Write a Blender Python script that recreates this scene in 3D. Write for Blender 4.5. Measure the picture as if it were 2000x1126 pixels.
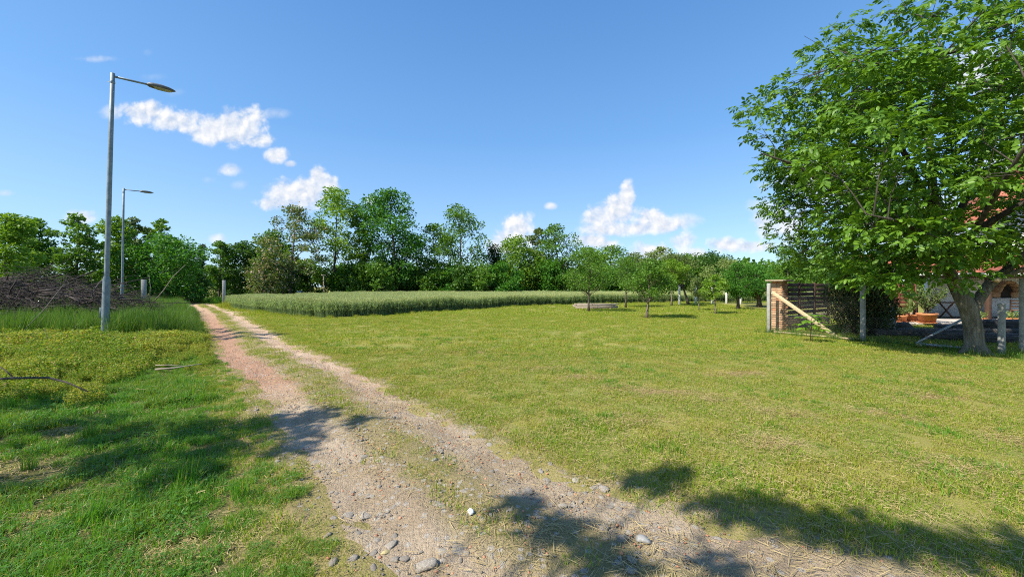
import bpy, math, random
import numpy as np
from mathutils import Vector, Matrix, Euler

scene = bpy.context.scene
for o in list(bpy.data.objects):
    bpy.data.objects.remove(o, do_unlink=True)
C = scene.collection

# ------------------------------------------------------------------ camera
EYE = 1.6
F = 751.0                      # focal length in pixels of the 2000 px wide photograph
HOR = 560.0                    # row of the horizon
cam = bpy.data.cameras.new('camera')
cam_o = bpy.data.objects.new('camera', cam)
C.objects.link(cam_o)
cam_o.location = (0, 0, EYE)
cam_o.rotation_euler = (math.pi / 2, 0, 0)
cam.sensor_width = 36.0
cam.lens = F / 2000 * 36.0
cam.shift_y = (HOR - 563.0) / 2000
cam.clip_start = 0.05
cam.clip_end = 9000
scene.camera = cam_o

# ------------------------------------------------------------------ sun and exposure
SUN_EL = math.radians(47)
SUN_H = Vector((-0.85, -0.527, 0)).normalized()
SUN = Vector((SUN_H.x * math.cos(SUN_EL), SUN_H.y * math.cos(SUN_EL), math.sin(SUN_EL)))
sun = bpy.data.lights.new('sun', 'SUN')
sun.energy = 4.6
sun.angle = math.radians(0.53)
sun.color = (1.0, 0.94, 0.84)
sun_o = bpy.data.objects.new('sun', sun)
C.objects.link(sun_o)
sun_o.rotation_euler = SUN.to_track_quat('Z', 'Y').to_euler()
sun_o.location = (-40, -30, 60)

scene.view_settings.view_transform = 'Standard'
try:
    scene.view_settings.look = 'None'
except Exception:
    pass
scene.view_settings.gamma = 1.0
scene.view_settings.use_curve_mapping = False
scene.view_settings.exposure = 0.75
scene.cycles.use_denoising = False
scene.cycles.max_bounces = 8
scene.cycles.diffuse_bounces = 3
scene.cycles.transmission_bounces = 4
scene.cycles.glossy_bounces = 2
scene.cycles.use_adaptive_sampling = False
scene.cycles.pixel_filter_type = 'BLACKMAN_HARRIS'
scene.cycles.filter_width = 1.05

# ------------------------------------------------------------------ world: sky with cumulus
class NT:
    """small helper to write node trees"""
    def __init__(self, tree):
        self.t = tree
        self.n = tree.nodes
        self.l = tree.links
    def node(self, typ, **kw):
        nd = self.n.new(typ)
        for k, v in kw.items():
            setattr(nd, k, v)
        return nd
    def put(self, sock, v):
        if hasattr(v, 'is_output') or isinstance(v, bpy.types.NodeSocket):
            self.l.new(v, sock)
        elif v is not None:
            sock.default_value = v
    def m(self, op, a, b=None, c=None, clamp=False):
        nd = self.node('ShaderNodeMath', operation=op, use_clamp=clamp)
        self.put(nd.inputs[0], a)
        if b is not None:
            self.put(nd.inputs[1], b)
        if c is not None:
            self.put(nd.inputs[2], c)
        return nd.outputs[0]
    def mapr(self, v, a, b, c=0.0, d=1.0, smooth=True):
        nd = self.node('ShaderNodeMapRange')
        nd.interpolation_type = 'SMOOTHSTEP' if smooth else 'LINEAR'
        self.put(nd.inputs[0], v)
        for i, x in enumerate((a, b, c, d)):
            self.put(nd.inputs[i + 1], x)
        return nd.outputs[0]
    def noise(self, vec, scale, detail=2.0, rough=0.5, dim='3D', dist=0.0):
        nd = self.node('ShaderNodeTexNoise', noise_dimensions=dim)
        if vec is not None:
            self.l.new(vec, nd.inputs['Vector'])
        nd.inputs['Scale'].default_value = scale
        nd.inputs['Detail'].default_value = detail
        nd.inputs['Roughness'].default_value = rough
        nd.inputs['Distortion'].default_value = dist
        return nd.outputs[0]
    def mix(self, f, a, b):
        nd = self.node('ShaderNodeMix', data_type='RGBA')
        self.put(nd.inputs[0], f)
        self.put(nd.inputs[6], col4(a))
        self.put(nd.inputs[7], col4(b))
        return nd.outputs[2]
    def mul(self, a, b):
        nd = self.node('ShaderNodeMix', data_type='RGBA', blend_type='MULTIPLY')
        nd.inputs[0].default_value = 1.0
        self.put(nd.inputs[6], col4(a))
        self.put(nd.inputs[7], col4(b))
        return nd.outputs[2]
    def scalecol(self, c, v):
        nd = self.node('ShaderNodeVectorMath', operation='SCALE')
        self.put(nd.inputs[0], c)
        self.put(nd.inputs['Scale'], v)
        return nd.outputs[0]

def col4(c):
    if isinstance(c, (tuple, list)) and len(c) == 3:
        return (c[0], c[1], c[2], 1.0)
    return c

world = bpy.data.worlds.new('World')
scene.world = world
world.use_nodes = True
W = NT(world.node_tree)
W.n.clear()
wout = W.node('ShaderNodeOutputWorld')
sky = W.node('ShaderNodeTexSky', sky_type='NISHITA')
sky.sun_disc = False
sky.sun_elevation = SUN_EL
sky.sun_rotation = math.atan2(SUN_H.x, SUN_H.y) % (2 * math.pi)
sky.altitude = 100
sky.air_density = 1.0
sky.dust_density = 0.6
sky.ozone_density = 1.5
bg_sky = W.node('ShaderNodeBackground')
bg_sky.inputs[1].default_value = 0.124
tc = W.node('ShaderNodeTexCoord')
sp = W.node('ShaderNodeSeparateXYZ')
W.l.new(tc.outputs['Generated'], sp.inputs[0])
# the hazy blue of a humid June sky: deep overhead, milky towards the horizon all the way round
ramp = W.node('ShaderNodeValToRGB')
W.l.new(W.m('MAXIMUM', sp.outputs[2], 0.0), ramp.inputs[0])
_st = [(0.0, (.27, .385, .53)), (.12, (.19, .325, .52)), (.35, (.088, .235, .475)), (.6, (.048, .165, .40)), (1.0, (.035, .12, .33))]
ramp.color_ramp.elements.remove(ramp.color_ramp.elements[0])
for k, (p_, c_) in enumerate(_st):
    el = ramp.color_ramp.elements[0] if k == 0 else ramp.color_ramp.elements.new(p_)
    el.position = p_; el.color = (c_[0], c_[1], c_[2], 1)
W.l.new(W.mix(0.62, W.mul(sky.outputs[0], (0.86, 1.0, 1.12)), W.scalecol(ramp.outputs[0], 1 / 0.11)), bg_sky.inputs[0])
ysafe = W.m('MAXIMUM', sp.outputs[1], 0.05)
cu = W.m('DIVIDE', sp.outputs[0], ysafe)
cv = W.m('DIVIDE', sp.outputs[2], ysafe)
cmb = W.node('ShaderNodeCombineXYZ')
W.l.new(cu, cmb.inputs[0]); W.l.new(cv, cmb.inputs[1])
# heaps of cumulus: bearing and elevation (tangents), half width, half height, opacity
CLOUDS = [
    (290, 222, 58, 27, 0.95), (350, 238, 62, 24, .9), (415, 255, 62, 27, .95), (470, 250, 52, 40, 1.0), (487, 232, 30, 32, 1.0), (505, 275, 32, 17, .85),
    (220, 218, 26, 18, .45), (540, 303, 26, 18, .8), (568, 320, 13, 8, .55), (448, 332, 30, 14, .5), (468, 362, 20, 12, .25), (408, 352, 16, 8, .2),
    (540, 222, 34, 12, .28), (190, 115, 46, 8, .3), (300, 150, 28, 10, .18), (345, 180, 28, 9, .2), (288, 102, 16, 10, .15),
    (560, 378, 44, 32, .98), (602, 378, 48, 34, 1.0), (622, 348, 22, 26, .98), (645, 362, 20, 24, .9), (545, 398, 50, 16, .9),
    (425, 466, 20, 12, .5), (160, 424, 36, 16, .6), (10, 377, 22, 8, .35), (725, 392, 16, 14, .5),
    (1012, 440, 36, 30, .95), (1002, 468, 44, 26, .95), (985, 480, 40, 20, .9), (1076, 402, 13, 8, .6),
    (1180, 425, 42, 30, .98), (1208, 410, 36, 34, .98), (1224, 385, 18, 34, .98), (1195, 447, 62, 18, .9), (1165, 470, 40, 16, .8), (1190, 476, 26, 12, .7),
    (1275, 430, 38, 28, .92), (1300, 438, 46, 20, .85), (1250, 446, 56, 14, .8), (1338, 430, 38, 16, .45),
    (1332, 472, 30, 24, .7), (1275, 490, 46, 18, .75), (1248, 477, 14, 10, .4), (1355, 495, 34, 16, .7), (1420, 478, 46, 17, .75), (1470, 481, 52, 13, .75),
    (1496, 402, 46, 16, .4), (1498, 436, 36, 40, .6), (1530, 440, 50, 50, .6), (1640, 350, 150, 60, .75), (1790, 430, 160, 60, .7), (1950, 140, 110, 60, .85), (1990, 330, 120, 80, .6),
    (1120, 470, 40, 14, .25), (2300, 380, 200, 70, .8), (2600, 200, 160, 70, .7), (-300, 330, 140, 50, .7), (-700, 200, 180, 60, .7),
]
dens = None
opac = None
shadeh = None
for (px, py, rw, rh, op) in CLOUDS:
    u0, v0 = (px - 1000) / F, (HOR - py) / F
    du = W.m('MULTIPLY', W.m('SUBTRACT', cu, u0), F / rw)
    dv = W.m('MULTIPLY', W.m('SUBTRACT', cv, v0), F / rh)
    d2 = W.m('MULTIPLY_ADD', du, du, W.m('MULTIPLY', dv, dv))
    g = W.m('SUBTRACT', 1.25, d2)
    go = W.m('MULTIPLY', W.m('EXPONENT', W.m('MULTIPLY', d2, -0.8)), op)
    dens = g if dens is None else W.m('SMOOTH_MAX', dens, g, 0.35)
    opac = go if opac is None else W.m('MAXIMUM', opac, go)
def billow(vec):
    nz = W.noise(vec, 11.0, 10.0, 0.62)
    w = W.node('ShaderNodeVectorMath', operation='ADD')
    wn = W.node('ShaderNodeTexNoise'); wn.inputs['Scale'].default_value = 26; wn.inputs['Detail'].default_value = 4
    W.l.new(vec, wn.inputs['Vector'])
    sc_ = W.node('ShaderNodeVectorMath', operation='SCALE'); W.l.new(wn.outputs['Color'], sc_.inputs[0]); sc_.inputs['Scale'].default_value = .045
    W.l.new(vec, w.inputs[0]); W.l.new(sc_.outputs[0], w.inputs[1])
    v1 = W.node('ShaderNodeTexVoronoi', feature='SMOOTH_F1'); v1.inputs['Scale'].default_value = 34; v1.inputs['Smoothness'].default_value = .45
    v2 = W.node('ShaderNodeTexVoronoi', feature='SMOOTH_F1'); v2.inputs['Scale'].default_value = 85; v2.inputs['Smoothness'].default_value = .4
    W.l.new(w.outputs[0], v1.inputs['Vector']); W.l.new(w.outputs[0], v2.inputs['Vector'])
    b = W.m('ADD', W.m('SUBTRACT', .42, v1.outputs['Distance']), W.m('MULTIPLY', W.m('SUBTRACT', .42, v2.outputs['Distance']), .45))
    return W.m('ADD', W.m('MULTIPLY', b, 0.95), W.m('MULTIPLY', W.m('SUBTRACT', nz, .5), 2.5))
n_big = billow(cmb.outputs[0])
nv = W.node('ShaderNodeVectorMath', operation='ADD')
W.l.new(cmb.outputs[0], nv.inputs[0]); nv.inputs[1].default_value = (-0.010, 0.012, 0)
n_off = billow(nv.outputs[0])
field = W.m('ADD', W.m('ADD', dens, n_big), 0.28)
edge = W.mapr(field, 0.10, 0.95)
soft = W.mapr(opac, 0.03, 0.7)
alpha = W.m('MULTIPLY', edge, W.m('MULTIPLY', soft, W.mapr(field, 0.0, 1.6, 0.5, 1.0)), clamp=True)
relief = W.m('MULTIPLY', W.m('SUBTRACT', n_big, n_off), 0.8)
body = W.m('ADD', 0.62, relief, clamp=True)
ccol = W.mix(body, (0.36, 0.43, 0.55), (0.66, 0.66, 0.665))
bg_cl = W.node('ShaderNodeBackground')
W.l.new(ccol, bg_cl.inputs[0])
bg_cl.inputs[1].default_value = 0.92
ms = W.node('ShaderNodeMixShader')
front = W.mapr(sp.outputs[1], 0.06, 0.12)
W.l.new(W.m('MULTIPLY', alpha, front), ms.inputs[0])
W.l.new(bg_sky.outputs[0], ms.inputs[1])
W.l.new(bg_cl.outputs[0], ms.inputs[2])
W.l.new(ms.outputs[0], wout.inputs[0])
world.cycles.sampling_method = 'MANUAL'
world.cycles.sample_map_resolution = 512

# ------------------------------------------------------------------ tags
def tag(o, label=None, cat=None, group=None, kind=None):
    if label: o['label'] = label
    if cat: o['category'] = cat
    if group: o['group'] = group
    if kind: o['kind'] = kind
    return o

def empty(name, loc, label=None, cat=None, group=None, rz=0.0):
    o = bpy.data.objects.new(name, None)
    C.objects.link(o)
    o.location = loc
    o.rotation_euler = (0, 0, rz)
    o.empty_display_size = 0.2
    return tag(o, label, cat, group)

def link(name, me, parent=None, loc=(0, 0, 0), rot=(0, 0, 0), scl=(1, 1, 1)):
    o = bpy.data.objects.new(name, me)
    C.objects.link(o)
    o.parent = parent
    o.location = loc
    o.rotation_euler = rot
    o.scale = scl
    return o

def mesh(name, V, faces, mats, smooth=False, mat_idx=None):
    """faces: one array or a list of arrays (each Nxk)"""
    me = bpy.data.meshes.new(name)
    V = np.asarray(V, dtype=np.float32)
    if not isinstance(faces, (list, tuple)):
        faces = [faces]
    faces = [np.asarray(f, dtype=np.int32) for f in faces if len(f)]
    me.vertices.add(len(V))
    me.vertices.foreach_set('co', V.ravel())
    nl = sum(f.size for f in faces)
    npol = sum(len(f) for f in faces)
    me.loops.add(nl)
    me.loops.foreach_set('vertex_index', np.concatenate([f.ravel() for f in faces]))
    me.polygons.add(npol)
    starts = []
    s = 0
    for f in faces:
        k = f.shape[1]
        starts.append(s + np.arange(len(f), dtype=np.int32) * k)
        s += f.size
    me.polygons.foreach_set('loop_start', np.concatenate(starts).astype(np.int32))
    if smooth:
        me.polygons.foreach_set('use_smooth', np.ones(npol, dtype=bool))
    if mat_idx is not None:
        me.polygons.foreach_set('material_index', np.asarray(mat_idx, dtype=np.int32))
    for m_ in (mats if isinstance(mats, (list, tuple)) else [mats]):
        me.materials.append(m_)
    me.update(calc_edges=True)
    return me

class MB:
    """collects shapes into one mesh"""
    def __init__(self):
        self.V = []; self.Q = []; self.T = []; self.n = 0
    def add(self, V, Q=None, T=None):
        V = np.asarray(V, dtype=np.float64).reshape(-1, 3)
        self.V.append(V)
        if Q is not None and len(Q): self.Q.append(np.asarray(Q, dtype=np.int64).reshape(-1, 4) + self.n)
        if T is not None and len(T): self.T.append(np.asarray(T, dtype=np.int64).reshape(-1, 3) + self.n)
        self.n += len(V)
        return self
    def box(self, c, s, rz=0.0, bev=0.0):
        V, Q, T = box_geo(s, bev)
        if rz:
            ca, sa = math.cos(rz), math.sin(rz)
            V = V @ np.array([[ca, sa, 0], [-sa, ca, 0], [0, 0, 1]])
        return self.add(V + np.asarray(c), Q, T)
    def bar(self, a, b, w, h, bev=0.0, up=(0, 0, 1)):
        a = np.asarray(a, float); b = np.asarray(b, float)
        d = b - a; L = np.linalg.norm(d); d /= L
        u = np.asarray(up, float)
        if abs(d @ u) > .98: u = np.array([0, 1.0, 0])
        s = np.cross(u, d); s /= np.linalg.norm(s); t = np.cross(d, s)
        V, Q, T = box_geo((L, w, h), bev)
        return self.add(V @ np.array([d, s, t]) + (a + b) / 2, Q, T)
    def tube(self, pts, radii, sides=6, cap=True):
        V, Q, T = tube_geo(pts, radii, sides, cap)
        return self.add(V, Q, T)
    def build(self, name, mat, parent=None, smooth=False, loc=(0, 0, 0), rot=(0, 0, 0)):
        return link(name, self.me(name, mat, smooth), parent, loc, rot)
    def me(self, name, mat, smooth=False):
        fs = []
        if self.Q: fs.append(np.concatenate(self.Q))
        if self.T: fs.append(np.concatenate(self.T))
        return mesh(name, np.concatenate(self.V), fs, mat, smooth)

def box_geo(s, bev=0.0):
    hx, hy, hz = s[0] / 2, s[1] / 2, s[2] / 2
    if bev <= 0:
        V = np.array([[x, y, z] for z in (-hz, hz) for y in (-hy, hy) for x in (-hx, hx)], float)
        Q = [[0, 2, 3, 1], [4, 5, 7, 6], [0, 1, 5, 4], [2, 6, 7, 3], [0, 4, 6, 2], [1, 3, 7, 5]]
        return V, Q, []
    b = min(bev, hx * .45, hy * .45, hz * .45)
    V = []
    idx = {}
    for sx in (-1, 1):
        for sy in (-1, 1):
            for sz in (-1, 1):
                for ax in range(3):
                    p = [sx * (hx - b), sy * (hy - b), sz * (hz - b)]
                    p[ax] += (sx, sy, sz)[ax] * b
                    idx[(sx, sy, sz, ax)] = len(V)
                    V.append(p)
    Q = []; T = []
    def orient(f):
        P = np.array([V[i] for i in f])
        n = np.cross(P[1] - P[0], P[2] - P[0])
        return f if n @ P.mean(0) > 0 else f[::-1]
    for ax in range(3):
        for sg in (-1, 1):
            f = []
            o1, o2 = [a for a in range(3) if a != ax]
            for a, c in ((-1, -1), (1, -1), (1, 1), (-1, 1)):
                s3 = [0, 0, 0]; s3[ax] = sg; s3[o1] = a; s3[o2] = c
                f.append(idx[(*s3, ax)])
            Q.append(orient(f))
    for ax in range(3):
        o1, o2 = [a for a in range(3) if a != ax]
        for a in (-1, 1):
            for c in (-1, 1):
                f = []
                for e, w in ((-1, o1), (1, o1), (1, o2), (-1, o2)):
                    s3 = [0, 0, 0]; s3[ax] = e; s3[o1] = a; s3[o2] = c
                    f.append(idx[(*s3, w)])
                Q.append(orient(f))
    for sx in (-1, 1):
        for sy in (-1, 1):
            for sz in (-1, 1):
                T.append(orient([idx[(sx, sy, sz, k)] for k in range(3)]))
    return np.array(V, float), Q, T

def tube_geo(pts, radii, sides=6, cap=True):
    P = np.asarray(pts, float)
    n = len(P)
    R = np.broadcast_to(np.asarray(radii, float), (n,))
    tan = np.gradient(P, axis=0)
    tan /= np.linalg.norm(tan, axis=1, keepdims=True) + 1e-9
    ref = np.array([0, 0, 1.0]) if abs(tan[0, 2]) < .9 else np.array([1.0, 0, 0])
    ang = np.arange(sides) / sides * 2 * math.pi
    V = np.zeros((n, sides, 3))
    for i in range(n):
        s = np.cross(ref, tan[i]); s /= np.linalg.norm(s) + 1e-9
        t = np.cross(tan[i], s)
        V[i] = P[i] + R[i] * (np.cos(ang)[:, None] * s + np.sin(ang)[:, None] * t)
        ref = t
    # ref is kept perpendicular so the ring does not twist
    Q = []
    for i in range(n - 1):
        for k in range(sides):
            a = i * sides + k; b = i * sides + (k + 1) % sides
            Q.append([a, b, b + sides, a + sides])
    V = V.reshape(-1, 3)
    T = []
    if cap:
        c0 = len(V); V = np.vstack([V, P[0], P[-1]])
        for k in range(sides):
            T.append([c0, (k + 1) % sides, k])
            T.append([c0 + 1, (n - 1) * sides + k, (n - 1) * sides + (k + 1) % sides])
    return V, Q, T

def lathe_geo(prof, sides=16):
    n = len(prof)
    V = []; Q = []
    for r, z in prof:
        for k in range(sides):
            a = k / sides * 2 * math.pi
            V.append([r * math.cos(a), r * math.sin(a), z])
    for i in range(n - 1):
        for k in range(sides):
            a = i * sides + k; b = i * sides + (k + 1) % sides
            Q.append([a, b, b + sides, a + sides])
    return np.array(V), Q

# ------------------------------------------------------------------ materials
def new_mat(name):
    m_ = bpy.data.materials.new(name)
    m_.use_nodes = True
    t = NT(m_.node_tree)
    t.n.clear()
    out = t.node('ShaderNodeOutputMaterial')
    return m_, t, out

def leaf_mat(name, c1, c2, trans=0.35, spec=0.25, rough=0.5, patch=None, straw=None, straw_amt=0.0, nscale=0.35):
    """foliage: every leaf its own tint, broad drifts of tone through the crown, light passing through"""
    m_, t, out = new_mat(name)
    geo = t.node('ShaderNodeNewGeometry')
    rnd = geo.outputs['Random Per Island']
    base = t.mix(rnd, c1, c2)
    nz = t.noise(geo.outputs['Position'], nscale, 2.0)
    if patch:
        base = t.mix(t.mapr(nz, 0.42, 0.66), base, t.mix(rnd, patch[0], patch[1]))
    if straw:
        w = t.m('GREATER_THAN', t.m('FRACT', t.m('MULTIPLY', rnd, 17.3)), 1.0 - straw_amt)
        base = t.mix(w, base, straw)
    pr = t.node('ShaderNodeBsdfPrincipled')
    t.l.new(base, pr.inputs['Base Color'])
    pr.inputs['Roughness'].default_value = rough
    pr.inputs['Specular IOR Level'].default_value = spec
    tr = t.node('ShaderNodeBsdfTranslucent')
    t.l.new(t.mul(base, (1.35, 1.3, 0.55)), tr.inputs[0])
    mx = t.node('ShaderNodeMixShader')
    mx.inputs[0].default_value = trans
    t.l.new(pr.outputs[0], mx.inputs[1]); t.l.new(tr.outputs[0], mx.inputs[2])
    t.l.new(mx.outputs[0], out.inputs[0])
    return m_

def solid(name, c1, c2, scale=6.0, rough=0.8, metal=0.0, bump=0.2, bscale=None, spec=0.3, stretch=None, rand=0.0, bdist=0.01):
    m_, t, out = new_mat(name)
    tc_ = t.node('ShaderNodeTexCoord')
    vec = tc_.outputs['Object']
    if stretch:
        mp = t.node('ShaderNodeMapping')
        mp.inputs['Scale'].default_value = stretch
        t.l.new(vec, mp.inputs[0]); vec = mp.outputs[0]
    nz = t.noise(vec, scale, 5.0, 0.62)
    base = t.mix(t.mapr(nz, 0.3, 0.7), c1, c2)
    if rand:
        oi = t.node('ShaderNodeObjectInfo')
        base = t.scalecol(base, t.mapr(oi.outputs['Random'], 0, 1, 1 - rand, 1 + rand, False))
    pr = t.node('ShaderNodeBsdfPrincipled')
    t.l.new(base, pr.inputs['Base Color'])
    pr.inputs['Roughness'].default_value = rough
    pr.inputs['Metallic'].default_value = metal
    pr.inputs['Specular IOR Level'].default_value = spec
    if bump:
        b = t.node('ShaderNodeBump')
        b.inputs['Strength'].default_value = bump
        b.inputs['Distance'].default_value = bdist
        t.l.new(t.noise(vec, bscale or scale * 4, 5.0, 0.6), b.inputs['Height'])
        t.l.new(b.outputs[0], pr.inputs['Normal'])
    t.l.new(pr.outputs[0], out.inputs[0])
    return m_

M = {}
M['galv'] = solid('galvanised_steel', (0.17, 0.21, 0.22), (0.27, 0.31, 0.32), 7, 0.55, 0.3, 0.05, spec=0.35)
M['lamp_grey'] = solid('lamp_housing', (0.10, 0.105, 0.105), (0.15, 0.155, 0.155), 9, 0.5, 0.1, 0.03)
M['lens'] = solid('lamp_lens', (0.34, 0.35, 0.33), (0.46, 0.47, 0.45), 14, 0.3, 0, 0.05, spec=0.5)
M['concrete'] = solid('concrete', (0.24, 0.235, 0.21), (0.37, 0.36, 0.33), 9, 0.9, 0, 0.35)
M['white_concrete'] = solid('pale_concrete', (0.58, 0.57, 0.53), (0.72, 0.71, 0.67), 8, 0.9, 0, 0.25)
M['bark'] = solid('bark', (0.055, 0.042, 0.03), (0.13, 0.105, 0.08), 5, 0.95, 0, 0.8, stretch=(3, 3, .7), bdist=.03)
M['walnut_bark'] = solid('walnut_bark', (0.10, 0.085, 0.06), (0.24, 0.21, 0.16), 5, 0.95, 0, 0.9, stretch=(3, 3, .6), bdist=.03)
M['limb_bark'] = solid('limb_bark', (0.035, 0.03, 0.022), (0.09, 0.076, 0.058), 5, 0.95, 0, 0.7, stretch=(3, 3, .6), bdist=.02)
M['pale_bark'] = solid('pale_bark', (0.12, 0.095, 0.07), (0.22, 0.18, 0.14), 6, 0.95, 0, 0.6, stretch=(3, 3, .8), bdist=.02)
M['twig'] = solid('twig', (0.03, 0.024, 0.021), (0.085, 0.068, 0.058), 3, 0.9, 0, 0.3, rand=.45)
M['pale_twig'] = solid('pale_twig', (0.20, 0.17, 0.13), (0.33, 0.28, 0.22), 3, 0.9, 0, 0.3)
M['cut'] = solid('sawn_wood', (0.50, 0.36, 0.22), (0.62, 0.48, 0.31), 8, 0.85, 0, 0.2)
M['brick'] = solid('brick', (0.44, 0.245, 0.13), (0.60, 0.39, 0.23), 9, 0.92, 0, 0.4, rand=.22)
M['brick_red'] = solid('red_brick', (0.44, 0.17, 0.08), (0.55, 0.27, 0.14), 9, 0.92, 0, 0.4, rand=.2)
M['mortar'] = solid('mortar', (0.22, 0.19, 0.155), (0.34, 0.30, 0.25), 12, 0.95, 0, 0.4)
M['old_wood'] = solid('weathered_wood', (0.30, 0.235, 0.15), (0.46, 0.38, 0.26), 4, 0.9, 0, 0.4, stretch=(1, 9, 9), rand=.2)
M['brace_wood'] = solid('brace_wood', (0.42, 0.32, 0.17), (0.58, 0.47, 0.30), 4, 0.9, 0, 0.3, stretch=(1, 9, 9))
M['dark_slat'] = solid('dark_brown_board', (0.05, 0.028, 0.018), (0.10, 0.055, 0.035), 4, 0.8, 0, 0.3, stretch=(1, 8, 8), rand=.2)
M['red_slat'] = solid('red_brown_board', (0.12, 0.035, 0.022), (0.20, 0.065, 0.04), 4, 0.75, 0, 0.3, stretch=(1, 8, 8), rand=.2)
M['sleeper'] = solid('tarred_timber', (0.03, 0.026, 0.023), (0.11, 0.098, 0.088), 3, 0.95, 0, 0.6, stretch=(1, 6, 6), rand=.35)
M['pale_plank'] = solid('pale_plank', (0.34, 0.27, 0.20), (0.52, 0.43, 0.34), 3, 0.9, 0, 0.4, stretch=(.6, 8, 8), rand=.3)
M['terracotta'] = solid('terracotta', (0.52, 0.19, 0.075), (0.62, 0.26, 0.11), 7, 0.75, 0, 0.1)
M['tile'] = solid('roof_tile', (0.24, 0.075, 0.045), (0.37, 0.125, 0.075), 6, 0.85, 0, 0.2, rand=.3)
M['white_wall'] = solid('white_render', (0.70, 0.69, 0.66), (0.80, 0.79, 0.77), 3, 0.9, 0, 0.12)
M['gutter'] = solid('white_gutter', (0.72, 0.72, 0.72), (0.80, 0.80, 0.80), 3, 0.45, 0, 0.0)
M['dark'] = solid('dark_opening', (0.015, 0.013, 0.012), (0.03, 0.026, 0.023), 3, 0.9, 0, 0.1)
M['paver'] = solid('pale_paver', (0.44, 0.38, 0.31), (0.58, 0.51, 0.43), 6, 0.9, 0, 0.3, rand=.15)
M['soil'] = solid('soil', (0.10, 0.075, 0.05), (0.17, 0.13, 0.09), 5, 0.95, 0, 0.6)
M['grey_pipe'] = solid('grey_pipe', (0.36, 0.37, 0.38), (0.52, 0.53, 0.53), 5, 0.5, 0.4, 0.05)
M['wire'] = solid('fence_wire', (0.07, 0.068, 0.062), (0.12, 0.115, 0.105), 5, 0.7, 0.1, 0)
M['stone'] = solid('limestone', (0.33, 0.28, 0.215), (0.52, 0.465, 0.385), 11, 0.95, 0, 0.9, rand=.18, bscale=40, bdist=.015)
M['white_stone'] = solid('white_stone', (0.78, 0.78, 0.78), (0.84, 0.84, 0.84), 9, 0.8, 0, 0.3)
M['ochre_stone'] = solid('ochre_stone', (0.46, 0.36, 0.16), (0.58, 0.47, 0.24), 14, 0.92, 0, 0.5)
M['red_rubble'] = solid('red_rubble', (0.42, 0.17, 0.09), (0.58, 0.29, 0.17), 14, 0.92, 0, 0.5, rand=.3)
M['chair_wood'] = solid('chair_wood', (0.20, 0.10, 0.05), (0.30, 0.16, 0.085), 5, 0.6, 0, 0.2, stretch=(6, 6, 1))
M['straw'] = leaf_mat('dry_straw', (0.34, 0.26, 0.11), (0.52, 0.41, 0.20), 0.15, 0.2, 0.7)

# grass and leaves
M['lawn'] = leaf_mat('lawn_blade', (0.161, 0.27, 0.0194), (0.3087, 0.3982, 0.0363), 0.42, 0.2, 0.55, ((0.235, 0.295, 0.03), (0.37, 0.385, 0.055)), (0.50, 0.38, 0.13), 0.14, 1.7)
M['lush'] = leaf_mat('lush_blade', (0.0784, 0.224, 0.0168), (0.1568, 0.3584, 0.0294), 0.44, 0.35, 0.42, ((0.12, 0.235, 0.02), (0.22, 0.34, 0.035)), (0.38, 0.32, 0.12), 0.07, 1.1)
M['tall'] = leaf_mat('tall_grass_blade', (0.069, 0.161, 0.0207), (0.138, 0.253, 0.0345), 0.4, 0.3, 0.45, None, (0.30, 0.26, 0.10), 0.06)
M['weed'] = leaf_mat('bedstraw_leaf', (0.12, 0.215, 0.02), (0.25, 0.345, 0.038), 0.38, 0.2, 0.6, ((0.22, 0.28, 0.035), (0.37, 0.39, 0.06)), (0.46, 0.33, 0.12), 0.10, 0.7)
M['clover'] = leaf_mat('clover_leaf', (0.06, 0.17, 0.02), (0.11, 0.25, 0.03), 0.35, 0.3, 0.45)
M['wheat_stalk'] = leaf_mat('wheat_stalk', (0.1911, 0.3006, 0.1182), (0.3675, 0.4509, 0.2047), 0.36, 0.25, 0.5)
M['wheat_ear'] = leaf_mat('wheat_ear', (0.391, 0.4607, 0.1704), (0.6256, 0.6303, 0.2884), 0.3, 0.2, 0.6)
M['l_bright'] = leaf_mat('leaf_bright', (0.1098, 0.2318, 0.0171), (0.2318, 0.366, 0.0366), 0.4)
M['l_mid'] = leaf_mat('leaf_mid', (0.0671, 0.1647, 0.0171), (0.1464, 0.2745, 0.0342), 0.38)
M['l_dark'] = leaf_mat('leaf_dark', (0.0345, 0.0978, 0.0138), (0.0862, 0.1782, 0.0253), 0.34)
M['l_lush'] = leaf_mat('leaf_lush', (0.0427, 0.1525, 0.0146), (0.1037, 0.2623, 0.0293), 0.38)
M['l_pale'] = leaf_mat('leaf_pale', (0.1586, 0.2318, 0.0671), (0.2806, 0.3416, 0.1098), 0.38)
M['l_olive'] = leaf_mat('leaf_olive', (0.088, 0.143, 0.033), (0.176, 0.231, 0.066), 0.36)
M['l_conifer'] = leaf_mat('conifer_needle', (0.022, 0.05, 0.018), (0.05, 0.09, 0.028), 0.2)
M['l_thuja'] = leaf_mat('thuja_spray', (0.028, 0.06, 0.018), (0.075, 0.10, 0.03), 0.2, straw=(0.20, 0.13, 0.06), straw_amt=.12)
M['blossom'] = leaf_mat('faded_blossom', (0.42, 0.29, 0.24), (0.60, 0.46, 0.38), 0.3)
M['walnut'] = leaf_mat('walnut_leaf', (0.0714, 0.1724, 0.014), (0.1607, 0.2972, 0.028), 0.36, 0.35, 0.42)
M['olean'] = leaf_mat('oleander_leaf', (0.08, 0.14, 0.03), (0.19, 0.24, 0.07), 0.3, 0.3)

# ------------------------------------------------------------------ terrain and track line
def sstep(x, a, b):
    t_ = np.clip((np.asarray(x, float) - a) / (b - a), 0, 1)
    return t_ * t_ * (3 - 2 * t_)

def gauss(x, y, cx, cy, rx, ry):
    return np.exp(-((x - cx) / rx) ** 2 - ((y - cy) / ry) ** 2)

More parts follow.
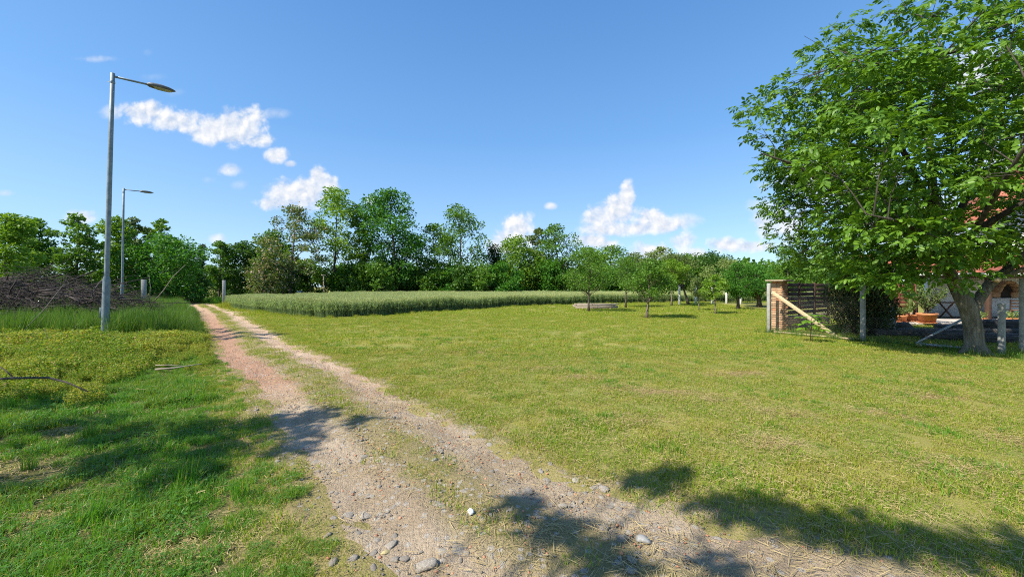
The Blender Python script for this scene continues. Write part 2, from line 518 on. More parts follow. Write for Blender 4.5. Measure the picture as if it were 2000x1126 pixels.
_key = np.array([(14, -6.0), (8.5, -2.6), (4.6, -.35), (2.2, 1.15), (.62, 2.12), (.02, 2.5), (-.75, 3.35), (-1.22, 3.95), (-2.2, 5.05), (-3.5, 6.6), (-6.1, 9.3),
                 (-9.4, 13.35), (-14, 18.8), (-18.6, 24.3), (-24.8, 31), (-30.8, 37.5), (-38, 44.5), (-48, 52), (-60, 58)], float)
def catmull(P, step):
    out = []
    for i in range(1, len(P) - 2):
        p0, p1, p2, p3 = P[i - 1], P[i], P[i + 1], P[i + 2]
        n = max(2, int(np.linalg.norm(p2 - p1) / step))
        for k in range(n):
            t_ = k / n
            out.append(.5 * ((2 * p1) + (-p0 + p2) * t_ + (2 * p0 - 5 * p1 + 4 * p2 - p3) * t_ ** 2 + (-p0 + 3 * p1 - 3 * p2 + p3) * t_ ** 3))
    out.append(P[-2])
    return np.array(out)
ROAD = catmull(_key, 0.35)

def lateral(x, y):
    """signed distance from the middle of the track, positive on the lawn side"""
    x = np.asarray(x, float).ravel(); y = np.asarray(y, float).ravel()
    A = ROAD[:-1]; B = ROAD[1:]
    D = B - A; L2 = (D ** 2).sum(1)
    res = np.empty(len(x))
    for s in range(0, len(x), 20000):
        px = x[s:s + 20000, None]; py = y[s:s + 20000, None]
        t_ = np.clip(((px - A[:, 0]) * D[:, 0] + (py - A[:, 1]) * D[:, 1]) / L2, 0, 1)
        dx = px - (A[:, 0] + t_ * D[:, 0]); dy = py - (A[:, 1] + t_ * D[:, 1])
        d2 = dx * dx + dy * dy
        k = d2.argmin(1); r = np.arange(len(k))
        cr = D[k, 0] * dy[r, k] - D[k, 1] * dx[r, k]
        res[s:s + 20000] = np.sqrt(d2[r, k]) * np.where(cr < 0, 1, -1)
    return res

def height(x, y):
    x = np.asarray(x, float); y = np.asarray(y, float)
    h = 0.035 * np.sin(x * .55 + .6) * np.sin(y * .43 + 1.1) + 0.02 * np.sin(x * 1.3 + y * .9)
    h = h + 0.10 * 1.9 * gauss(x, y, -3.2, 11.2, 2.2, 1.4) - 0.10 * gauss(x, y, -4.2, 13.6, 3, 1.2)
    h = h + 0.13 * gauss(x, y, -9.5, 9.0, 3.0, 3.0)
    h = h * sstep(np.hypot(x, y), .5, 4.0)
    h = h - 0.9 * sstep(y, 36.5, 47) * sstep(-x, 21, 28)
    return h

def H1(x, y):
    return float(height(np.array([x]), np.array([y]))[0])

def at(px, Y):
    return (px - 1000) / F * Y

def zat(py, Y):
    return EYE + (HOR - py) * Y / F

WHEAT = np.array([(-24.6, 33.2), (-21.5, 29.5), (-16.5, 24.6), (-12.4, 21.4), (-9.7, 20.1), (-7.9, 21.0), (-6.1, 23.1), (-3.0, 27.2), (0, 31.3), (3.0, 33.6), (6.1, 35.6),
                  (13.3, 39.5), (20, 40.6), (32, 41.5), (50, 43), (62, 92), (10, 86), (-10, 66), (-22, 57), (-28, 47), (-27.2, 40)], float)
def in_poly(x, y, P):
    x = np.asarray(x, float); y = np.asarray(y, float)
    r = np.zeros(x.shape, bool)
    j = len(P) - 1
    for i in range(len(P)):
        xi, yi = P[i]; xj, yj = P[j]
        c = ((yi > y) != (yj > y)) & (x < (xj - xi) * (y - yi) / (yj - yi + 1e-12) + xi)
        r ^= c
        j = i
    return r
def poly_dist(x, y, P, closed=True):
    d = np.full(np.shape(x), 1e9)
    n = len(P)
    for i in range(n if closed else n - 1):
        a = P[i]; b = P[(i + 1) % n]
        D = b - a
        t_ = np.clip(((x - a[0]) * D[0] + (y - a[1]) * D[1]) / (D @ D), 0, 1)
        d = np.minimum(d, np.hypot(x - a[0] - t_ * D[0], y - a[1] - t_ * D[1]))
    return d

# ground sheet -----------------------------------------------------------
BALD = [(2.35, 5.85, .6, .2), (1.75, 6.05, .3, .14), (3.0, 5.45, .35, .13), (4.75, 4.9, .3, .13), (5.3, 4.1, .3, .12), (3.45, 4.85, .35, .12), (1.2, 6.9, .4, .16), (.4, 7.6, .5, .15), (6.1, 5.6, .5, .16), (-1.2, 9.3, .7, .2), (4.2, 7.2, .6, .2), (2.6, 3.9, .25, .1), (3.9, 3.4, .22, .09), (7.6, 6.6, .6, .2), (1.4, 4.6, .3, .1), (9.6, 13.0, .9, .35), (13.2, 10.4, 2.6, .6)]
def bald_at(x, y):
    b = np.zeros(np.shape(x))
    for cx, cy, rx, ry in BALD:
        b = np.maximum(b, gauss(x + .12 * np.sin(y * 9 + x * 5), y + .06 * np.sin(x * 11), cx, cy, rx, ry))
    return b
def ground_mat():
    m_, t, out = new_mat('ground_turf')
    geo = t.node('ShaderNodeNewGeometry')
    P = geo.outputs['Position']
    lat = t.node('ShaderNodeAttribute', attribute_name='lat').outputs['Fac']
    dry = t.mapr(t.noise(P, 1.7, 2.0), 0.42, 0.66)
    fine = t.noise(P, 55, 4.0, .7)
    vfine = t.noise(P, 9, 3.0, .6)
    lawn = t.mix(dry, (0.17, 0.235, 0.028), (0.30, 0.305, 0.05))
    lawn = t.mix(t.mapr(fine, .35, .68), lawn, (0.38, 0.30, 0.12))
    lawn = t.mix(t.mapr(t.noise(P, 140, 3.0, .7), .5, .62, 0, .75), lawn, (0.11, 0.10, 0.03))
    lawn = t.mix(t.mapr(vfine, .62, .78, 0, .8), lawn, (0.20, 0.145, 0.085))
    left = t.mix(t.mapr(fine, .4, .62), (0.07, 0.10, 0.02), (0.27, 0.21, 0.10))
    left = t.mix(t.mapr(t.noise(P, 130, 3.0, .7), .5, .62, 0, .8), left, (0.05, 0.05, 0.02))
    base = t.mix(t.mapr(lat, -0.8, -0.4), left, lawn)
    bd = t.node('ShaderNodeAttribute', attribute_name='bald').outputs['Fac']
    base = t.mix(t.mapr(bd, .25, .6), base, t.mix(t.mapr(fine, .35, .7), (0.23, 0.16, 0.075), (0.37, 0.27, 0.13)))
    base = t.mix(t.mapr(t.m('ABSOLUTE', lat), 1.1, 1.5, .85, 0), base, t.mix(t.mapr(fine, .35, .7), (0.25, 0.215, 0.07), (0.40, 0.315, 0.15)))
    pr = t.node('ShaderNodeBsdfPrincipled')
    t.l.new(base, pr.inputs['Base Color'])
    pr.inputs['Roughness'].default_value = 0.95
    pr.inputs['Specular IOR Level'].default_value = 0.1
    b = t.node('ShaderNodeBump'); b.inputs['Strength'].default_value = .8; b.inputs['Distance'].default_value = .03
    t.l.new(fine, b.inputs['Height']); t.l.new(b.outputs[0], pr.inputs['Normal'])
    t.l.new(pr.outputs[0], out.inputs[0])
    return m_

def graded(lo, hi, fine_lo, fine_hi, step, grow=1.16):
    mid = list(np.arange(fine_lo, fine_hi + 1e-6, step))
    up = []; s = step; v = mid[-1]
    while v < hi:
        s *= grow; v += s; up.append(v)
    dn = []; s = step; v = mid[0]
    while v > lo:
        s *= grow; v -= s; dn.append(v)
    return np.array(dn[::-1] + mid + up)

gx = np.unique(np.concatenate([graded(-4000, 4000, -36, 30, 0.5), np.arange(-9, 11, .125)]))
gy = np.unique(np.concatenate([graded(-600, 5000, -8, 48, 0.5), np.arange(1, 12, .125)]))
GX, GY = np.meshgrid(gx, gy)
glat = lateral(GX.ravel(), GY.ravel())
GZ = height(GX.ravel(), GY.ravel()) - 0.07 * (1 - sstep(np.abs(glat), .35, .95)) - 0.004
V = np.stack([GX.ravel(), GY.ravel(), GZ], 1)
ny, nx = GX.shape
ii = (np.arange(ny - 1)[:, None] * nx + np.arange(nx - 1)[None]).ravel()
Qg = np.stack([ii, ii + 1, ii + nx + 1, ii + nx], 1)
gme = mesh('ground', V, Qg, ground_mat(), True)
a_ = gme.attributes.new('lat', 'FLOAT', 'POINT')
a_.data.foreach_set('value', np.clip(glat, -50, 50).astype(np.float32))
a_ = gme.attributes.new('bald', 'FLOAT', 'POINT')
a_.data.foreach_set('value', bald_at(V[:, 0], V[:, 1]).astype(np.float32))
ground = tag(link('ground', gme), kind='structure')

# dirt track -------------------------------------------------------------
def track_mat():
    m_, t, out = new_mat('dirt_and_rubble')
    geo = t.node('ShaderNodeNewGeometry')
    P = geo.outputs['Position']
    lat = t.node('ShaderNodeAttribute', attribute_name='lat').outputs['Fac']
    yy = t.node('ShaderNodeSeparateXYZ'); t.l.new(P, yy.inputs[0])
    Y = yy.outputs[1]
    n1 = t.noise(P, 1.6, 4.0, .6)
    n2 = t.noise(P, 24, 5.0, .7)
    n3 = t.noise(P, 95, 3.0, .7)
    vor = t.node('ShaderNodeTexVoronoi'); vor.inputs['Scale'].default_value = 34
    t.l.new(P, vor.inputs['Vector'])
    pink = t.mix(t.mapr(n1, .35, .65), (0.49, 0.335, 0.205), (0.59, 0.435, 0.295))
    grey = t.mix(t.mapr(n1, .35, .65), (0.42, 0.315, 0.20), (0.54, 0.425, 0.295))
    latn = t.m('ADD', lat, t.m('MULTIPLY', t.m('SUBTRACT', n1, .5), .5))
    near = t.mapr(Y, 4.6, 6.4, 1, 0)
    base = t.mix(near, pink, grey)
    redw = t.m('MULTIPLY', t.m('MULTIPLY', t.mapr(Y, 5.2, 6.6), t.mapr(Y, 16, 30, 1, .25)), t.mapr(latn, -.35, 0.0, 1, 0))
    red = t.mix(t.mapr(n2, .35, .7), (0.38, 0.19, 0.105), (0.53, 0.325, 0.22))
    base = t.mix(t.m('MULTIPLY', redw, .8), base, red)
    # thatch and soil of the strip between the wheel ruts and of both margins
    strip = t.mapr(t.m('ABSOLUTE', t.m('ADD', latn, -0.02)), .12, .42, 1, 0)
    marg = t.mapr(t.m('ABSOLUTE', t.m('ADD', lat, t.m('MULTIPLY', t.m('SUBTRACT', n2, .5), .35))), .70, .98)
    th = t.mix(t.mapr(n2, .35, .7), (0.25, 0.215, 0.07), (0.40, 0.315, 0.15))
    base = t.mix(t.m('MULTIPLY', t.m('MAXIMUM', strip, marg), .85), base, th)
    base = t.mix(t.mapr(n2, .5, .74, 0, .55), base, (0.27, 0.185, 0.11))
    chips = t.node('ShaderNodeTexVoronoi'); chips.inputs['Scale'].default_value = 17; t.l.new(P, chips.inputs['Vector'])
    cs = t.node('ShaderNodeSeparateColor'); t.l.new(chips.outputs['Color'], cs.inputs[0])
    base = t.mix(t.m('MULTIPLY', t.m('MULTIPLY', t.m('GREATER_THAN', cs.outputs[0], .66), t.mapr(chips.outputs['Distance'], .30, .40, .75, 0)), t.mapr(Y, 7, 11, 1, 0)), base, (0.50, 0.45, 0.375))
    base = t.mix(t.mapr(n3, .58, .8, 0, .6), base, (0.66, 0.58, 0.48))
    base = t.mix(t.mapr(n3, .22, .4, .5, 0), base, (0.20, 0.145, 0.105))
    pr = t.node('ShaderNodeBsdfPrincipled')
    t.l.new(base, pr.inputs['Base Color'])
    pr.inputs['Roughness'].default_value = .95
    pr.inputs['Specular IOR Level'].default_value = .15
    b = t.node('ShaderNodeBump'); b.inputs['Strength'].default_value = 1.0; b.inputs['Distance'].default_value = .045
    t.l.new(t.m('ADD', n2, t.m('MULTIPLY', n3, .5)), b.inputs['Height'])
    b2 = t.node('ShaderNodeBump'); b2.inputs['Strength'].default_value = .35; b2.inputs['Distance'].default_value = .015
    b2.invert = True
    t.l.new(vor.outputs['Distance'], b2.inputs['Height']); t.l.new(b.outputs[0], b2.inputs['Normal'])
    t.l.new(b2.outputs[0], pr.inputs['Normal'])
    t.l.new(pr.outputs[0], out.inputs[0])
    return m_

rng = np.random.default_rng(11)
def vnoise(n, scale_pts):
    k = max(2, n // scale_pts)
    return np.interp(np.linspace(0, k - 1, n), np.arange(k), rng.uniform(-1, 1, k))
TL = catmull(_key[1:], 0.09)
tan = np.gradient(TL, axis=0); tan /= np.linalg.norm(tan, axis=1, keepdims=True)
nor = np.stack([tan[:, 1], -tan[:, 0]], 1)          # towards the lawn
NL = len(TL); NW = 41
us = np.linspace(-1, 1, NW)
wl = 1.04 + .09 * vnoise(NL, 9) + .05 * vnoise(NL, 3)
wr = 1.04 + .07 * vnoise(NL, 10) + .04 * vnoise(NL, 3)
latg = np.where(us[None] < 0, us[None] * wl[:, None], us[None] * wr[:, None])
TX = TL[:, 0][:, None] + nor[:, 0][:, None] * latg
TY = TL[:, 1][:, None] + nor[:, 1][:, None] * latg
TZ = height(TX, TY)
rut = -0.035 * (np.exp(-((latg + .62) / .3) ** 2) + np.exp(-((latg - .62) / .28) ** 2))
bumpy = rng.normal(0, 1, TX.shape)
for _ in range(2):
    bumpy = (bumpy + np.roll(bumpy, 1, 0) + np.roll(bumpy, -1, 0) + np.roll(bumpy, 1, 1) + np.roll(bumpy, -1, 1)) / 5
TZ = TZ + rut * 1.15 + bumpy * .026 + 0.012
TZ[:, 0] -= .05; TZ[:, -1] -= .05
ii = (np.arange(NL - 1)[:, None] * NW + np.arange(NW - 1)[None]).ravel()
Qt = np.stack([ii, ii + NW, ii + NW + 1, ii + 1], 1)
tme = mesh('dirt_track', np.stack([TX, TY, TZ], 2).reshape(-1, 3), Qt[:, ::-1], track_mat(), True)
a_ = tme.attributes.new('lat', 'FLOAT', 'POINT')
a_.data.foreach_set('value', latg.astype(np.float32).ravel())
track = tag(link('dirt_track', tme), kind='structure')

def track_z(x, y, lat):
    return height(x, y) - 0.035 * (np.exp(-((lat + .62) / .3) ** 2) + np.exp(-((lat - .62) / .28) ** 2)) + .012
#@@SCATTER
# ------------------------------------------------------------------ leaves, blades and scattering
def rotmats(d, up):
    x = d / (np.linalg.norm(d, axis=1, keepdims=True) + 1e-9)
    z = up - (up * x).sum(1, keepdims=True) * x
    z /= np.linalg.norm(z, axis=1, keepdims=True) + 1e-9
    y = np.cross(z, x)
    return np.stack([x, y, z], 2)          # columns

def stamp(TV, TF, pos, R, scl):
    """many copies of a small template mesh"""
    n, k = len(pos), len(TV)
    V = np.einsum('nij,kj->nki', R, TV) * np.reshape(scl, (n, 1, 1)) + pos[:, None, :]
    F_ = (np.asarray(TF)[None] + (np.arange(n) * k)[:, None, None]).reshape(-1, np.asarray(TF).shape[1])
    return V.reshape(-1, 3), F_

KITE_V = np.array([[0, 0, 0], [.45, .30, .06], [1, 0, -.04], [.45, -.30, .06]], float)
KITE_F = np.array([[0, 3, 2, 1]])
LEAF_V = np.array([[0, 0, 0], [.28, .2, .05], [.68, .19, .03], [1, 0, -.07], [.68, -.19, .03], [.28, -.2, .05]], float)
LEAF_F = np.array([[0, 3, 2, 1], [0, 5, 4, 3]])

def unit(rng, n):
    v = rng.normal(0, 1, (n, 3))
    return v / np.linalg.norm(v, axis=1, keepdims=True)

def blades(rng, n, size, hmin, hmax, w, lean=0.5, square=True):
    """grass blades on a small tile: two-segment bent strips"""
    x = rng.uniform(-size / 2, size / 2, n); y = rng.uniform(-size / 2, size / 2, n)
    h = rng.uniform(hmin, hmax, n)
    az = rng.uniform(0, 2 * math.pi, n)
    ln = np.abs(rng.normal(0, lean, n)).clip(0, 1.6)
    dx, dy = np.cos(az), np.sin(az)
    fa = az + math.pi / 2 + rng.normal(0, .5, n)
    wx, wy = np.cos(fa) * w * .5, np.sin(fa) * w * .5
    V = np.zeros((n, 5, 3))
    for k, t_ in enumerate((0, .55, 1.0)):
        bx = x + dx * ln * h * t_ ** 1.7 * .8
        by = y + dy * ln * h * t_ ** 1.7 * .8
        bz = h * (t_ - .33 * np.minimum(ln, 1.4) * t_ * t_)
        if k < 2:
            s = (1.0, .8)[k]
            V[:, k * 2] = np.stack([bx - wx * s, by - wy * s, bz], 1)
            V[:, k * 2 + 1] = np.stack([bx + wx * s, by + wy * s, bz], 1)
        else:
            V[:, 4] = np.stack([bx, by, bz], 1)
    b = np.arange(n)[:, None] * 5
    return V.reshape(-1, 3), b + np.array([[0, 1, 3, 2]]), b + np.array([[2, 3, 4]])

def litter(rng, n, size, lmin, lmax, w, z0=.004, z1=.03):
    """dry stalks lying about"""
    p = np.stack([rng.uniform(-size / 2, size / 2, n), rng.uniform(-size / 2, size / 2, n), rng.uniform(z0, z1, n)], 1)
    az = rng.uniform(0, 2 * math.pi, n)
    L = rng.uniform(lmin, lmax, n)
    d = np.stack([np.cos(az), np.sin(az), rng.normal(0, .12, n)], 1) * L[:, None] / 2
    s = np.stack([-np.sin(az), np.cos(az), rng.normal(0, .3, n)], 1) * w / 2
    V = np.stack([p - d - s, p - d + s, p + d + s, p + d - s], 1).reshape(-1, 3)
    return V, (np.arange(n)[:, None] * 4 + np.array([[0, 1, 2, 3]]))

def proto(name, parts):
    """parts: list of (V, [faces], material)"""
    Vs = []; Fs = []; idx = []; mats = []; off = 0
    quads = []; tris = []; qi = []; ti = []
    for V, fl, m_ in parts:
        if m_ not in mats: mats.append(m_)
        k = mats.index(m_)
        for f in fl:
            f = np.asarray(f)
            if f.shape[1] == 4: quads.append(f + off); qi.append(np.full(len(f), k))
            else: tris.append(f + off); ti.append(np.full(len(f), k))
        Vs.append(V); off += len(V)
    fs = []; mi = []
    if quads: fs.append(np.concatenate(quads)); mi.append(np.concatenate(qi))
    if tris: fs.append(np.concatenate(tris)); mi.append(np.concatenate(ti))
    return bpy.data.objects.new(name, mesh(name, np.concatenate(Vs), fs, mats, False, np.concatenate(mi)))

def coll(name, objs):
    c = bpy.data.collections.new(name)
    for o in objs:
        c.objects.link(o)
    return c

def scatter(name, collection, x, y, z, rng, smin, smax, tilt=0.08, parent=None, scl=None, kind='stuff', nproto=3):
    n = len(x)
    me = bpy.data.meshes.new(name)
    me.vertices.add(n)
    me.vertices.foreach_set('co', np.stack([x, y, z], 1).astype(np.float32).ravel())
    rot = np.stack([rng.normal(0, tilt, n), rng.normal(0, tilt, n), rng.uniform(0, 2 * math.pi, n)], 1)
    a = me.attributes.new('rot', 'FLOAT_VECTOR', 'POINT'); a.data.foreach_set('vector', rot.astype(np.float32).ravel())
    s = rng.uniform(smin, smax, n) if scl is None else scl * rng.uniform(smin, smax, n)
    a = me.attributes.new('scl', 'FLOAT', 'POINT'); a.data.foreach_set('value', s.astype(np.float32))
    a = me.attributes.new('pick', 'INT', 'POINT'); a.data.foreach_set('value', rng.integers(0, nproto, n).astype(np.int32))
    me.update()
    o = link(name, me, parent)
    g = bpy.data.node_groups.new(name + '_scatter', 'GeometryNodeTree')
    g.interface.new_socket('Geometry', in_out='INPUT', socket_type='NodeSocketGeometry')
    g.interface.new_socket('Geometry', in_out='OUTPUT', socket_type='NodeSocketGeometry')
    nd = g.nodes; L = g.links
    gi = nd.new('NodeGroupInput'); go = nd.new('NodeGroupOutput')
    ci = nd.new('GeometryNodeCollectionInfo')
    ci.inputs['Collection'].default_value = collection
    ci.inputs['Separate Children'].default_value = True
    ci.inputs['Reset Children'].default_value = True
    ip = nd.new('GeometryNodeInstanceOnPoints')
    ip.inputs['Pick Instance'].default_value = True
    def attr(nm, dt):
        q = nd.new('GeometryNodeInputNamedAttribute'); q.data_type = dt
        q.inputs['Name'].default_value = nm
        return q.outputs[0]
    e2r = nd.new('FunctionNodeEulerToRotation')
    L.new(attr('rot', 'FLOAT_VECTOR'), e2r.inputs[0])
    L.new(gi.outputs[0], ip.inputs['Points'])
    L.new(ci.outputs[0], ip.inputs['Instance'])
    L.new(attr('pick', 'INT'), ip.inputs['Instance Index'])
    L.new(e2r.outputs[0], ip.inputs['Rotation'])
    L.new(attr('scl', 'FLOAT'), ip.inputs['Scale'])
    L.new(ip.outputs[0], go.inputs[0])
    md = o.modifiers.new('scatter', 'NODES'); md.node_group = g
    return tag(o, kind=kind)

def jgrid(rng, x0, x1, y0, y1, step):
    x, y = np.meshgrid(np.arange(x0, x1, step), np.arange(y0, y1, step))
    x = x.ravel() + rng.uniform(-.5, .5, x.size) * step
    y = y.ravel() + rng.uniform(-.5, .5, y.size) * step
    return x, y

def lownoise(x, y, s=1.0, seed=0):
    a = seed * 1.7
    return (np.sin(x * 1.1 * s + 1.3 * np.sin(y * .9 * s + a) + a) * np.cos(y * 1.3 * s + 1.1 * np.sin(x * .7 * s + a * 2)) + .5 * np.sin(x * 2.7 * s + y * 2.1 * s + a)) / 1.5

def inview(x, y, margin=2.5):
    return (np.abs(x) < 1.34 * np.maximum(y, 0) + margin) & (y > -.5)

# ------------------------------------------------------------------ grass
rng = np.random.default_rng(3)
lawn_near = coll('lawn_near_tiles', [proto('lawn_tile', [(*(lambda b: (b[0], [b[1], b[2]]))(blades(rng, 320, .34, .016, .05, .004, .85)), M['lawn']),
                                                          (*(lambda b: (b[0], [b[1]]))(litter(rng, 64, .34, .02, .06, .0028, .006, .032)), M['straw'])]) for _ in range(4)])
lawn_mid = coll('lawn_mid_tiles', [proto('lawn_tile', [(*(lambda b: (b[0], [b[1], b[2]]))(blades(rng, 330, .62, .022, .06, .009, .75)), M['lawn']),
                                                        (*(lambda b: (b[0], [b[1]]))(litter(rng, 26, .62, .03, .08, .0045, .006, .028)), M['straw'])]) for _ in range(4)])
lawn_far = coll('lawn_far_tiles', [proto('lawn_tile', [(*(lambda b: (b[0], [b[1], b[2]]))(blades(rng, 260, 1.1, .03, .08, .022, .7)), M['lawn'])]) for _ in range(4)])

YARD = np.array([(11.3, 15.6), (18.0, 15.9), (34, 15.9), (34, 40), (11.3, 40)], float)
HOUSE = np.array([(15.0, 16.3), (40, 16.3), (40, 40), (20, 40), (16.2, 18.4)], float)
def lawn_ok(x, y):
    lat = lateral(x, y)
    nz = lownoise(x, y, 2.2)
    ok = (lat > .93 + .13 * nz) & ~in_poly(x, y, WHEAT) & ~in_poly(x, y, HOUSE)
    return ok, lat

x, y = jgrid(rng, -9, 13, .3, 9.6, .235)
k = inview(x, y, 1.5); x, y = x[k], y[k]
ok, lat = lawn_ok(x, y)
bald = lownoise(x, y, .9, 3) + .45 * lownoise(x, y, 2.6, 5)
ok &= (rng.random(len(x)) < .55 + .45 * sstep(lat, .95, 1.5)) & (rng.random(len(x)) > bald_at(x, y) * .9)
x, y = x[ok], y[ok]
scatter('mown_lawn_grass', lawn_near, x, y, height(x, y), rng, .8, 1.2, .05, scl=1.02 + .15 * lownoise(x, y, 1.4, 2), nproto=4)
x, y = jgrid(rng, -22, 24, 9.2, 22, .43)
k = inview(x, y, 2); x, y = x[k], y[k]
ok, lat = lawn_ok(x, y); x, y = x[ok], y[ok]
scatter('mown_lawn_grass', lawn_mid, x, y, height(x, y), rng, .8, 1.2, .04, nproto=4)
x, y = jgrid(rng, -34, 44, 21.5, 46, .8)
ok, lat = lawn_ok(x, y); x, y = x[ok], y[ok]
scatter('mown_lawn_grass', lawn_far, x, y, height(x, y), rng, .8, 1.25, .03, nproto=4)

# thatch and clippings on the worn spots
n = 700
i = rng.integers(0, len(BALD), n); b4 = np.array(BALD)[i]
x = b4[:, 0] + rng.normal(0, .7, n) * b4[:, 2]; y = b4[:, 1] + rng.normal(0, .8, n) * b4[:, 3]
thatch = coll('thatch_tiles', [proto('thatch_tile', [(*(lambda b: (b[0], [b[1]]))(litter(rng, 40, .3, .02, .07, .003, .003, .02)), M['straw']), (*(lambda b: (b[0], [b[1], b[2]]))(blades(rng, 26, .3, .015, .045, .004, .9)), M['lawn'])]) for _ in range(3)])
x2 = np.concatenate([rng.normal(-4.3, .5, 50), rng.normal(-3.35, .3, 30), rng.normal(-2.0, .3, 30), rng.normal(-4.9, .45, 40)]); y2 = np.concatenate([rng.normal(3.35, .25, 50), rng.normal(2.75, .14, 30), rng.normal(2.35, .12, 30), rng.normal(4.3, .2, 40)])
x = np.concatenate([x, x2]); y = np.concatenate([y, y2])
scatter('dead_thatch', thatch, x, y, height(x, y), rng, .7, 1.2, .05)
n = 900
x = rng.uniform(-6, 12, n); y = 2 + 10 * rng.random(n) ** 1.3
ok, lat = lawn_ok(x, y); ok &= inview(x, y, 1) & (lownoise(x, y, 1.1, 12) > -.1) & (lat > 1.2); x, y = x[ok], y[ok]
scatter('lawn_tuft_grass', coll('lawn_tufts', [proto('lawn_tuft', [(*(lambda b: (b[0], [b[1], b[2]]))(blades(rng, 90, .2, .03, .075, .0055, .7)), M['lush'])]) for _ in range(3)]), x, y, height(x, y), rng, .6, 1.3, .06)
# strip of sparse grass between the wheel ruts
x, y = jgrid(rng, -31, 3, .6, 38, .20)
lat = lateral(x, y)
nz = lownoise(x, y, 1.7, 7)
dist = np.hypot(x, y)
dens_ = np.clip(.85 - .35 * sstep(8 - dist, 0, 4) + .45 * nz, .08, 1)
ok = (np.abs(lat - .02) < (.24 + .10 * nz) * (1 - .35 * sstep(4.2 - dist, 0, 1.5))) & (rng.random(len(x)) < dens_) & (rng.random(len(x)) < np.where(dist > 12, .5, 1))
x, y, lat = x[ok], y[ok], lat[ok]
strip_tiles = coll('strip_tiles', [proto('strip_tile', [(*(lambda b: (b[0], [b[1], b[2]]))(blades(rng, 110, .27, .02, .06, .0048, .8)), M['lawn']),
                                                         (*(lambda b: (b[0], [b[1]]))(litter(rng, 10, .27, .02, .06, .0026)), M['straw'])]) for _ in range(4)])
scatter('track_strip_grass', strip_tiles, x, y, track_z(x, y, lat), rng, .7, 1.25, .06, nproto=4)
# thin margins creeping onto the ruts
x, y = jgrid(rng, -16, 5, .6, 18, .17)
lat = lateral(x, y); nz = lownoise(x, y, 2.4, 9)
al = np.abs(lat)
ok = (al > .74 + .12 * nz) & (al < 1.35) & (rng.random(len(x)) < .25 + .75 * sstep(al, .74, 1.05))
x, y, lat = x[ok], y[ok], lat[ok]
scatter('track_edge_grass', strip_tiles, x, y, track_z(x, y, lat), rng, .6, 1.1, .06, nproto=4)

# lush verge on the near left
def bl(*a, **k):
    b = blades(*a, **k); return b[0], [b[1], b[2]]
def clover(rng, n, size, h0, h1, s):
    p = np.stack([rng.uniform(-size / 2, size / 2, n), rng.uniform(-size / 2, size / 2, n), rng.uniform(h0, h1, n)], 1)
    p = np.repeat(p, 3, 0)
    az = np.repeat(rng.uniform(0, 6.28, n), 3) + np.tile(np.array([0, 2.09, 4.19]), n)
    d = np.stack([np.cos(az), np.sin(az), rng.normal(.05, .25, 3 * n)], 1)
    R = rotmats(d, np.tile([0, 0, 1.0], (3 * n, 1)) + rng.normal(0, .2, (3 * n, 3)))
    return stamp(KITE_V * [1, 1.5, 1], KITE_F, p, R, s * rng.uniform(.7, 1.2, 3 * n))
lush_tiles = []
for i in range(5):
    v, f = clover(rng, 60, .36, .025, .075, .02)
    parts = [(*bl(rng, 430, .36, .03, .085 + .02 * i, .005, .95), M['lush'])]
    if i in (1, 3, 4): parts.append((v, [f], M['clover']))
    if i in (0, 4): parts.append((*(lambda b: (b[0], [b[1]]))(litter(rng, 12, .36, .05, .14, .004, .01, .07)), M['straw']))
    lush_tiles.append(proto('lush_tile', parts))
lush = coll('lush_tiles', lush_tiles)
def weed_line(x, y):
    return np.interp(-np.asarray(x) / np.maximum(y, .1), [.85, .95, 1.1, 1.35], [7.6, 7.5, 5.6, 5.3])
def left_zone(x, y):
    lat = lateral(x, y)
    nz = lownoise(x, y, 2.0, 4)
    return (lat < -.92 + .12 * nz) & (lat > -60), lat
x, y = jgrid(rng, -11, 0, .5, 9.0, .215)
k = inview(x, y, 1.2); x, y = x[k], y[k]
ok, lat = left_zone(x, y)
bare = gauss(x, y, -4.3, 3.35, .55, .28) + gauss(x, y, -3.35, 2.75, .3, .14) + gauss(x, y, -2.0, 2.35, .3, .12) + .8 * gauss(x, y, -4.9, 4.3, .5, .2)
ok &= bare < .45
ok &= ~((y > weed_line(x, y) + .5 + .35 * lownoise(x, y, 1.1, 2) + rng.normal(0, .4, len(x))) & (lat < -1.05))
x, y, lat = x[ok], y[ok], lat[ok]
sc = (.75 + .45 * sstep(lownoise(x, y, 1.6, 6), -.2, .8)) * (.55 + .45 * sstep(-lat, 1.0, 1.7))
scatter('lush_verge_grass', lush, x, y, height(x, y), rng, .8, 1.2, .07, scl=sc, nproto=5)
# upright tussocks standing out of it
tuft = coll('tussocks', [proto('tussock', [(*bl(rng, 90, .16, .14, .34, .0065, .42), M['lush'])]) for _ in range(3)])
n = 75
x = rng.uniform(-7.5, -.8, n); y = rng.uniform(1.6, 7.5, n)
ok, lat = left_zone(x, y); ok &= (lat < -1.25); x, y = x[ok], y[ok]
scatter('tussock_grass', tuft, x, y, height(x, y), rng, .38, .8, .08)

